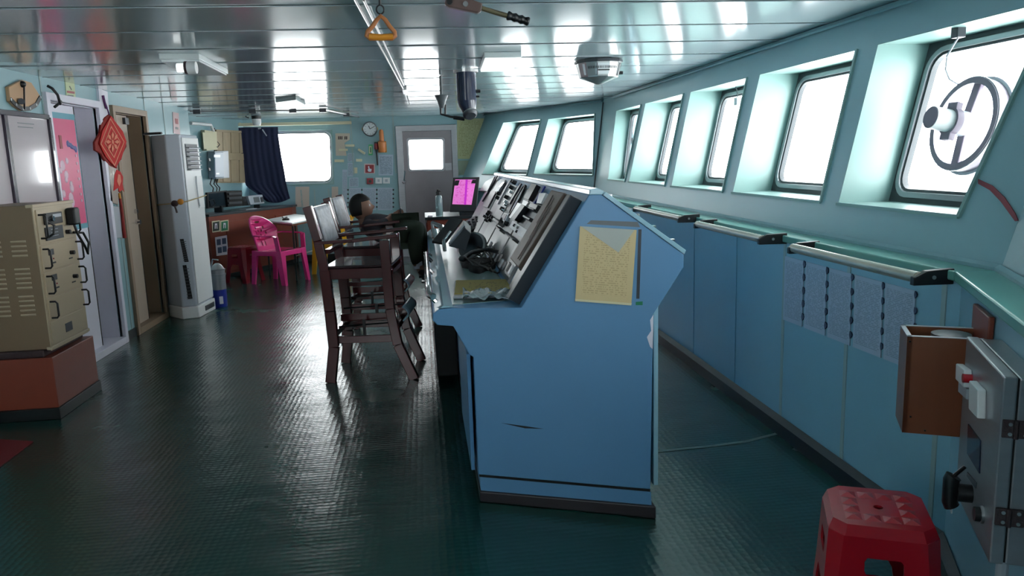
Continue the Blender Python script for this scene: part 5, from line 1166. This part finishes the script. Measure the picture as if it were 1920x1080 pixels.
# little steel sensors in the windows
def paneplane(x, y, inset): return pl(x, y, PM+V((DEP-inset, 0, 0)), NM)
for (x, y, sz, lab) in ((1383, 190, .03, 'small white sensor box hanging in the fifth window from the door'), (1187, 264, .035, 'dark sensor clip on the sash of the narrow third window')):
    c = paneplane(x, y, .03); g = thing('window_sensor', lab, 'sensor', tuple(c))
    MB().box(c.x-.02, c.x+.02, c.y-sz, c.y+sz, c.z-sz, c.z+sz).build('sensor_box', M_lgrey if x > 1200 else M_dgrey, g, bevel=.004)
    MB().tube([c+V((0, 0, sz)), c+V((.0, .02, .09)), c+V((-.02, .05, .16))], .004, 6).build('sensor_wire', M_grey, g)

# ================================================================== CEILING THINGS
# lamps
def lampbox(nm, lab, q, m_, z=2.10):
    P_ = [onZ(*a, z) for a in q]; t = thing(nm, lab, 'ceiling light', tuple(P_[0]))
    MB().prism(P_, (0, 0, H-z)).build('lamp_housing', M_lampo, t, bevel=.004)
    c = sum(P_, V((0, 0, 0)))/4; MB().prism([p.lerp(c, .06)-V((0, 0, .012)) for p in P_], (0, 0, .012)).build('diffuser', m_, t); return t
l1 = lampbox('ceiling_lamp', 'open white ceiling lamp tray with a round bulb near the left wall', ((298, 111), (374, 111), (428, 139), (350, 139)), M_lampo, 2.125)
c = onZ(352, 127, 2.075); MB().tube([c-V((.06, 0, 0)), c+V((.0, 0, 0))], .026, 14).build('lamp_tube', M_lamp, l1, smooth=True); MB().tube([c+V((.0, 0, 0)), c+V((.05, 0, 0))], .036, 16).build('lamp_holder', M_whitep, l1, smooth=True); MB().tube([c+V((-.015, 0, 0)), c+V((.0, 0, 0))], .038, 16).build('holder_ring', M_hex, l1, smooth=True)
lampbox('ceiling_lamp', 'lit square ceiling lamp between the blue tube and the white dial', ((908, 108), (978, 107), (960, 131), (899, 132)), M_lamp, 2.125)
lampbox('ceiling_lamp', 'lit ceiling lamp above the far window beside the spotlight', ((517, 192), (555, 187), (573, 197), (541, 203)), M_lamp, 2.125)
# blue periscope tube
bt = thing('compass_periscope', 'navy blue compass periscope tube hanging from the ceiling over the console', 'periscope', tuple(onZ(873, 133, 2.16)))
YB = onZ(873, 131, 2.16).y
c = onY(873, 131, YB); r0 = .076
MB().cyl((c.x, YB, 1.93), (c.x, YB, 2.15), r0, 28).build('tube_body', M_navyp, bt, smooth=True)
pe1 = onY(880, 212, YB)
MB().tube([(c.x, YB, 1.94), (c.x+.005, YB, 1.90), (pe1.x, YB-.02, pe1.z)], [r0, r0*.95, r0*.62], 24).build('tube_elbow', M_navyp, bt, smooth=True)
MB().lathe([(.052, 0), (.055, .02), (.04, .035), (.001, .035)], (pe1.x+.002, YB-.03, pe1.z), (.15, -.6, -.75)).build('eyepiece', M_dgrey, bt, smooth=True)
MB().lathe([(.05, 0), (.058, .006), (.05, .012)], (pe1.x+.002, YB-.035, pe1.z), (.15, -.6, -.75)).build('eyepiece_ring', M_alu, bt, smooth=True)
MB().cyl((c.x+r0-.01, YB, 2.0), (c.x+r0+.03, YB, 2.0), .012).build('side_knob', M_black, bt); MB().cyl((c.x+r0-.01, YB, 1.96), (c.x+r0+.02, YB, 1.96), .008).build('side_knob', M_black, bt)
MB().lathe([(.095, 0), (.095, .02)], (c.x, YB, 2.14)).build('ceiling_flange', M_alu, bt)
# arm lamp
al = thing('arm_lamp', 'small grey conical lamp on a bent black arm left of the blue tube', 'lamp', tuple(onY(828, 180, 6.6)))
YAr = 6.4
c = onY(828, 190, YAr); MB().lathe([(.02, -.055), (.035, .0), (.055, .045), (.05, .05)], c, (0, 0, 1)).build('lamp_cone', M_grey, al, smooth=True); MB().cyl(c+V((0, 0, .045)), V((c.x, c.y, 2.155)), .012).build('ceiling_stem', M_grey, al)
MB().tube([onY(826, 196, YAr), onY(827, 214, YAr), onY(845, 219, YAr), onY(871, 222, YAr)], .010, 8).build('lower_arm', M_black, al); MB().tube([onY(835, 196, YAr), onY(835, 214, YAr)], .008, 8).build('upper_arm', M_black, al); MB().tube([onY(850, 220, YAr), onY(871, 223, YAr)], .016, 8).build('arm_end', M_black, al)
# dome indicator
YD = onZ(1122, 113, 2.16).y
di = thing('rudder_indicator', 'white three faced rudder angle dial hanging from the ceiling', 'indicator', tuple(onY(1122, 112, YD)))
c = onY(1122, 112, YD); rr = .165
MB().lathe([(rr+.01, 0), (rr+.01, -.016), (rr, -.02), (.001, -.02)], (c.x, YD, 2.155), (0, 0, 1), 12).build('mount_plate', M_dgrey, di)
MB().lathe([(rr, -.02), (rr*.86, -.115), (rr*.84, -.12), (.02, -.165), (.001, -.165)], (c.x, YD, 2.155), (0, 0, 1), 12).build('dial_body', M_alu, di)
def dring(a, z, k=1.0): r = (rr+(rr*.86-rr)*((-z-.02)/.095))*math.cos(math.pi/12)*k+.002; return V((c.x+r*math.sin(a), YD-r*math.cos(a), 2.155+z))
for a0_, a1_ in ((-1.0, -.28), (-.26, .26), (.28, 1.0)):
    MB().hexa([dring(a0_, -.105), dring(a1_, -.105), dring(a1_, -.105, 1.03), dring(a0_, -.105, 1.03), dring(a0_, -.03), dring(a1_, -.03), dring(a1_, -.03, 1.03), dring(a0_, -.03, 1.03)]).build('dial_window', M_dial, di)
for i in range(-9, 10):
    a = i*.075; MB().bar(dring(a, -.05, 1.06), dring(a, -.066, 1.06), .004, .003, up=(0, 1, 0)).build('dial_graduation', M_black, di)
MB().bar(dring(-.25, -.078, 1.06), dring(.30, -.078, 1.06), .003, .008).build('dial_bar', M_black, di)
MB().bar(dring(-.28, -.03, 1.05), dring(-.28, -.11, 1.05), .004, .004, up=(0, 1, 0)).build('dial_divider', M_dgrey, di); MB().bar(dring(.9, -.03, 1.04), dring(.9, -.11, 1.04), .006, .004, up=(0, 1, 0)).build('dial_divider', M_dgrey, di)
MB().cyl((c.x+rr*.9, YD, 2.07), (c.x+rr*.9+.03, YD, 2.07), .012).build('dimmer_knob', M_black, di)
# grab ring
YG = 3.0
gr = thing('grab_ring', 'brown triangular grab ring hanging from a black hook at the ceiling', 'grab ring', tuple(onY(714, 20, YG)))
q = [(714, 30), (706, 38), (698, 50), (689, 60), (687, 67), (693, 72), (714, 72), (735, 72), (741, 67), (740, 60), (731, 50), (723, 38)]
MB().tube([onY(*a, YG) for a in q], .0085, 10, closed=True).build('ring_triangle', mat('ring_brown', (168, 104, 56), .4), gr, smooth=True)
MB().tube([onY(*a, YG-.002) for a in ((692, 68), (714, 70), (737, 68))], .012, 10).build('ring_grip', M_gold, gr, smooth=True)
cc = onY(713, 18, YG); MB().tube([cc+V((.014*math.cos(a), 0, .016*math.sin(a))) for a in [2*math.pi*i/14 for i in range(14)]], .003, 8, closed=True).build('link_ring', M_black, gr)
MB().tube([cc+V((0, 0, .014)), cc+V((0, 0, .05)), V((cc.x, YG, 2.16))], .0045, 8).build('hook', M_black, gr)
# twin rods along the ceiling
tr2 = thing('ceiling_rod', 'thin twin steel rods fixed lengthwise under the ceiling behind the grab ring', 'rod', tuple(onZ(720, 100, 2.14)))
for a, b_ in (((664, -4), (762, 178)), ((682, 0), (757, 160))): MB().tube([onZ(*a, 2.145), onZ(*b_, 2.145)], .006, 8).build('rod', M_alu, tr2)
c = onZ(759, 170, 2.145); MB().box(c.x-.02, c.x+.02, c.y-.2, c.y+.3, 2.135, 2.16).build('rod_clip', M_alu, tr2); MB().tube([onZ(762, 178, 2.145), onZ(768, 196, 2.15)], .004, 6).build('rod_end', M_dgrey, tr2)
# crank lever
YH = 2.75
lv = thing('crank_lever', 'brown crank lever with ribbed black grip hanging from the ceiling in the foreground', 'lever', tuple(onY(850, 0, YH)))
def hy(x, y, d=0): return onY(x, y, YH+d)
MB().prism([hy(*a) for a in ((836, -6), (834, 8), (842, 13), (897, 24), (903, 20), (905, 6), (868, -8))], (0, .028, 0)).build('crank_arm', mat('crank_brown', (84, 66, 62), .4), lv, bevel=.004)
c = hy(873, 7, -.006); MB().cyl(c, c+V((0, .04, 0)), .009).build('bolt', M_alu, lv); c = hy(843, 3, -.006); MB().cyl(c, c+V((0, .04, 0)), .01).build('bolt', M_black, lv)
MB().tube([hy(901, 15, .012), hy(955, 31, .012)], .0085, 12).build('shaft', mat('bronze_rod', (126, 116, 92), .3, metal=.6), lv, smooth=True)
pts = []; rads = []
for k in range(15):
    t = k/14; pts.append(hy(951+t*41, 29+t*12, .012)); rads.append(.014+.0022*math.sin(t*22))
MB().tube(pts, rads, 14).build('ribbed_grip', M_black, lv, smooth='all')
MB().tube([hy(842, 0, .014), V((hy(842, 0).x, YH+.014, 2.155))], .012, 10).build('pivot_stem', M_black, lv)
# ================================================================== WINDOW 7: clear view screen wheel and its switch
cv = thing('clear_view_wheel', 'grey clear view screen wheel with hub motor mounted in the nearest window', 'clear view screen', tuple(paneplane(1822, 235, .1)))
wc = paneplane(1822, 236, .035); up3 = V((XT-XB, 0, H-ZB)).normalized(); yy3 = V((0, 1, 0)); nn3 = NM if NM.x < 0 else -NM
top3 = paneplane(1848, 148, .035); bot3 = paneplane(1797, 322, .035); R3 = (top3-bot3).length/2; wc = (top3+bot3)/2
def wheelp(a, r, h): return wc+yy3*(r*math.cos(a))+up3*(r*math.sin(a))+nn3*h
N = 40
def ringmesh(r0_, r1_, h0, h1):
    m = MB(); o = [wheelp(2*math.pi*i/N, r1_, h0) for i in range(N)]; i_ = [wheelp(2*math.pi*i/N, r0_, h0) for i in range(N)]; m.prism(o, nn3*(h1-h0), holes=[i_]); return m
M_wheel = mat('wheel_grey', (132, 124, 138), .4, var=.05)
ringmesh(R3*.87, R3, -.012, .05).build('wheel_rim', M_wheel, cv)
ringmesh(R3*1.0, R3*1.07, -.03, -.012).build('rim_flange', M_lgrey, cv)
ringmesh(R3*.99, R3*1.02, .035, .045).build('rim_lip', M_lgrey, cv)
for sg_ in (-1, 1): MB().bar(wheelp(math.pi/2*sg_, R3*.2, .03), wheelp(math.pi/2*sg_+.05, R3*.93, .02), .045, .022, up=nn3).build('wheel_spoke', M_wheel, cv, bevel=.004)
MB().cyl(wheelp(0, 0, -.01), wheelp(0, 0, .09), R3*.27, 26).build('hub', M_lgrey, cv, smooth=True)
MB().cyl(wheelp(0, 0, .085), wheelp(0, 0, .115), R3*.30, 26).build('hub_clamp', M_wheel, cv, smooth=True)
MB().cyl(wheelp(0, 0, .11), wheelp(0, 0, .20), R3*.24, 26).build('motor', M_whitep, cv, smooth=True)
MB().cyl(wheelp(0, 0, .199), wheelp(0, 0, .203), R3*.225, 26).build('motor_face', M_wheel, cv)
for sg_ in (-1, 1): MB().bar(wheelp(math.pi/2*sg_, R3*.2, .10), wheelp(math.pi/2*sg_, R3*.40, .10), .06, .03, up=nn3).build('clamp_block', M_wheel, cv, bevel=.003)
c = paneplane(1797, 62, .20); g = thing('cable_gland', 'dark square cable gland over the nearest window feeding the wheel', 'gland', tuple(c))
MB().box(c.x-.02, c.x+.02, c.y-.022, c.y+.022, c.z-.02, c.z+.03).build('gland_box', M_dgrey, g, bevel=.003)
MB().tube([c-V((0, 0, .02)), paneplane(1788, 84, .2), paneplane(1776, 105, .17), paneplane(1773, 130, .14), paneplane(1780, 148, .1), paneplane(1796, 158, .06)], .004, 8).build('gland_cable', M_lgrey, g, smooth=True)
# red curved tape on the wall beside the nearest window
P_o = [pm(*a)+nn3*.001 for a in ((1836, 336), (1862, 348), (1885, 370), (1905, 400), (1911, 414))]; P_i = [pm(*a)+nn3*.001 for a in ((1905, 415), (1897, 404), (1878, 378), (1858, 357), (1836, 345))]
tag(MB().prism(P_o+P_i, nn3*.004).build('red_tape', mat('red_tape_strip', (140, 60, 70), .5)), 'curved dull red tape stuck on the wall right of the nearest window', 'tape')

# ================================================================== RIGHT WALL FITTINGS
def rail(lab, a, b_, xr=1.70):
    p = onX(*a, xr); q = onX(*b_, xr); t = thing('grab_rail', lab, 'handrail', tuple(p), group=None)
    z = (p.z+q.z)/2; p.z = q.z = z
    MB().tube([p, q], .021, 16).build('rail_tube', mat('rail_alloy', (190, 184, 170), .25, metal=.55) if 'rail_alloy' not in MATS else MATS['rail_alloy'], t, smooth=True)
    for e_, dr in ((p, 1), (q, -1)):
        m = MB(); y0 = e_.y-.012; m.prism([V((xr-.024, y0, z-.026)), V((xr-.024, y0, z+.004)), V((xr+.02, y0, z+.024)), V((1.826, y0, z+.028)), V((1.826, y0, z-.028))], (0, .024, 0)); m.build('end_bracket', M_black, t, bevel=.003)
        MB().cyl((xr+.05, y0-.003, z), (xr+.05, y0, z), .007, 10).build('bracket_screw', M_alu, t)
    return t
rail('nearest chrome grab rail with black ends, above the printed sheets', (1487, 464), (1722, 522))
rail('middle chrome grab rail with black ends under the ledge', (1308, 420), (1430, 449))
rail('farthest chrome grab rail, partly behind the console corner', (1192, 391), (1277, 410))
# printed sheets in a row
XW = 1.827
def rx_(x, y, off=0): return onX(x, y, XW-off)
xs = [(1473, 1508), (1512, 1551), (1556, 1598), (1604, 1656), (1661, 1717)]
def topy(x): return 480+(x-1473)*(545-480)/(1717-1473)
def boty(x): return 598+(x-1471)*(688-598)/(1700-1471)
labs = ['printed sheet farthest along the row under the nearest rail', 'printed sheet, second from the far end of the wall row', 'printed sheet in the middle of the wall row', 'printed sheet, second from the wooden box in the wall row', 'printed sheet partly hidden behind the wooden box']
for (a, b_), lab in zip(xs, labs):
    t = thing('wall_sheet', lab, 'sheet', tuple(rx_(a, boty(a))))
    wslab('sheet', ((a, topy(a)), (a-4, boty(a)), (b_-4, boty(b_)), (b_, topy(b_))), M_text2, t, 0, .003, kind=rx_)
    for k in range(5):
        y0 = topy(b_)+(boty(b_)-topy(b_))*(k+.25)/5; h = 7; x = b_+2-4*k/5
        wpoly('curled_edge', ((x-1.5, y0-h), (x-2.5, y0), (x-1.5, y0+h), (x+1.2, y0+h*.6), (x+2.6, y0), (x+1, y0-h*.7)), mat('dark_curl', (52, 66, 92), .5) if 'dark_curl' not in MATS else MATS['dark_curl'], t, (-1, 0, 0), .0, .006, kind=rx_)
# near angled wall frame
WN0 = V((1.83, 2.41, 0)); RN = -ON                         # RN points into the room
def np_(s_, out_, z): return WN0+UN*s_+RN*out_+V((0, 0, z))
def pxof(p):
    c = RM.transposed() @ (p-O); return (CX+F*c.x/c.z, CY+F*c.y/c.z)
def face_pt(x, y, s_): return pl(x, y, WN0+UN*s_, UN)       # on the plane square to the near wall at distance s_
wb = thing('wooden_bin', 'open topped wooden wall box with a round lid inside, beside the steel cabinet', 'box', tuple(np_(.45, .1, .7)))
SB = .46
fc_ = face_pt(1702, 631, SB); outw = (fc_-(WN0+UN*SB)).dot(RN); zt_ = fc_.z; zb_ = face_pt(1696, 811, SB).z; SB0 = SB-.16
def nbox(nm, s0, s1, o0, o1, z0, z1, m_, parent, **kw):
    return MB().hexa([np_(s0, o0, z0), np_(s1, o0, z0), np_(s1, o1, z0), np_(s0, o1, z0), np_(s0, o0, z1), np_(s1, o0, z1), np_(s1, o1, z1), np_(s0, o1, z1)]).build(nm, m_, parent, **kw)
th_ = .012
nbox('near_side', SB-th_, SB, .015, outw, zb_, zt_, M_wood2, wb); nbox('far_side', SB0, SB0+th_, .015, outw, zb_, zt_, M_wood2, wb)
nbox('front_board', SB0, SB, outw-th_, outw+.001, zb_, zt_, M_wood2, wb); nbox('bottom_board', SB0+.002, SB-.002, .015, outw-.002, zb_, zb_+th_, M_wood2, wb)
nbox('back_board', SB0-.02, SB+.03, .002, .018, zb_, zt_+.075, M_brown, wb, bevel=.004)
for nm, s0, s1, o0, o1 in (('edge_band', SB-th_, SB+.0005, .018, outw), ('edge_band', SB0, SB0+th_, .018, outw), ('edge_band', SB0, SB, outw-th_, outw+.0015)): nbox(nm, s0, s1, o0, o1, zt_, zt_+.002, M_lgrey, wb)
for x, y in ((1706, 640), (1707, 781), (1734, 807)): c = face_pt(x, y, SB+.001); MB().cyl(c, c+UN*.003, .003, 8).build('board_screw', M_black, wb)
lid = thing('round_tin', 'grey round tin lid standing inside the wooden wall box', 'tin', tuple(np_(SB-.08, .09, zt_-.05)))
c = np_(SB-.08, .09, zb_+th_); hh_ = zt_-.005-c.z; MB().lathe([(.052, 0), (.052, hh_)], c, (0, 0, 1), 30).build('tin_body', M_steel, lid, smooth=True)
MB().lathe([(.055, hh_-.008), (.055, hh_+.002), (.045, hh_+.004), (.001, hh_+.003)], c, (0, 0, 1), 30).build('tin_lid', M_grey, lid, smooth=True)
# steel cabinet
sc_t = thing('steel_cabinet', 'stainless steel wall cabinet with red button, sockets and brown hinges at the right edge', 'cabinet', tuple(np_(.95, .1, .6)))
SN = .98; SF = .66
a_ = face_pt(1882, 706, SN); oW = (a_-(WN0+UN*SN)).dot(RN); zt2 = a_.z; zb2 = face_pt(1868, 1058, SN).z
seam_ = face_pt(1889, 705, SN); oS = (seam_-(WN0+UN*SN)).dot(RN)
oS = oW-.03
# far edge: find distance along the wall so the far top corner sits at x=1812
best = min([(abs(pxof(np_(SN-k*.01, oW, zt2))[0]-1812), SN-k*.01) for k in range(5, 80)])[1]; SF = best
nbox('cabinet_body', SF+.004, SN-.004, .0, oS-.004, zb2, zt2-.004, M_steel, sc_t, bevel=.004)
nbox('cabinet_door', SF, SN, oS, oW, zb2, zt2, M_steel, sc_t, bevel=.004)
nbox('door_seal', SF+.006, SN-.006, oS-.005, oS+.001, zb2+.004, zt2-.006, M_blackm, sc_t)
def dp(x, y, h=0): return pl(x, y, WN0+RN*(oW+h), RN)
def dsolid(nm, q, m_, h0, h1, **kw): return MB().prism([dp(*a) for a in q], RN*(h1-h0)).build(nm, m_, sc_t, **kw)
def dbx(nm, q, m_, h0, h1, **kw): return MB().prism([dp(*a)+RN*h0 for a in q], RN*(h1-h0)).build(nm, m_, sc_t, **kw)
dbx('switch_cover', ((1807, 682), (1806, 712), (1822, 728), (1823, 694)), M_whitep, 0, .02, bevel=.003)
dbx('switch_cover', ((1833, 714), (1832, 768), (1849, 786), (1850, 732)), M_whitep, 0, .02, bevel=.003)
dbx('switch_base', ((1806, 714), (1805, 735), (1821, 750), (1822, 730)), M_lgrey, 0, .012, bevel=.002)
c = dp(1822, 710); MB().cyl(c, c+RN*.022, .0125, 18).build('red_button', M_red, sc_t, smooth=True)
dbx('meter_plate', ((1817, 795), (1815, 850), (1838, 888), (1840, 826)), M_navyp, 0, .003)
dbx('slot_plate', ((1815, 885), (1815, 893), (1831, 916), (1832, 905)), M_dgrey, 0, .003)
c = dp(1822, 926); MB().cyl(c, c+RN*.035, .024, 20).build('socket_base', M_black, sc_t, smooth=True)
plg = MB(); plg.tube([c+RN*.045+V((0, 0, .045)), c+RN*.05+V((0, 0, .035)), c+RN*.05+V((0, 0, -.03)), c+RN*.045+V((0, 0, -.04))], .02, 12); plg.build('plug_cover', M_black, sc_t, smooth=True)
MB().tube([c+RN*.045+V((0, 0, .045)), c+RN*.02+V((0, 0, .075))], .005, 8).build('cover_chain', M_black, sc_t)
q_ = c+RN*.045+V((0, 0, -.055)); MB().tube([q_+UN*(.006*math.cos(t))+V((0, 0, .006*math.sin(t))) for t in [math.pi*i/5 for i in range(10)]], .002, 6, closed=True).build('cover_ring', M_alu, sc_t)
c = dp(1843, 965); MB().cyl(c, c+RN*.02, .018, 18).build('socket_base', M_black, sc_t, smooth=True); MB().lathe([(.022, 0), (.022, .006), (.019, .007)], c, tuple(RN), 20).build('socket_ring', M_alu, sc_t, smooth=True)
for zc_y in (803, 969):
    p = face_pt(1886, zc_y, SN); z = p.z; o1_ = oW-.002; 
    MB().prism([np_(SN, oW-.004, z-.022), np_(SN, oW-.004, z+.022), np_(SN, oS-.03, z+.022), np_(SN, oS-.075, z+.008), np_(SN, oS-.075, z-.008), np_(SN, oS-.03, z-.022)], UN*.006).build('brown_hinge', M_hex, sc_t, bevel=.002)
    MB().tube([np_(SN+.006, oS-.002, z-.022), np_(SN+.006, oS-.002, z+.022)], .006, 10).build('hinge_pin', M_hex, sc_t)
    for do, dz in ((-.018+.03, .012), (-.018+.03, -.012), (-.02, .013), (-.02, -.013)):
        b = np_(SN+.006, oS+do-.002, z+dz); MB().cyl(b, b+UN*.002, .0045, 10).build('hinge_screw', M_alu, sc_t)
cd_ = MB().tube([np_(.80, .012, .0+.06), np_(.80, .012, zb2-.02)], .016, 10).build('conduit_pipe', M_lgrey); tag(cd_, 'pale vertical pipe on the wall below the steel cabinet', 'pipe')
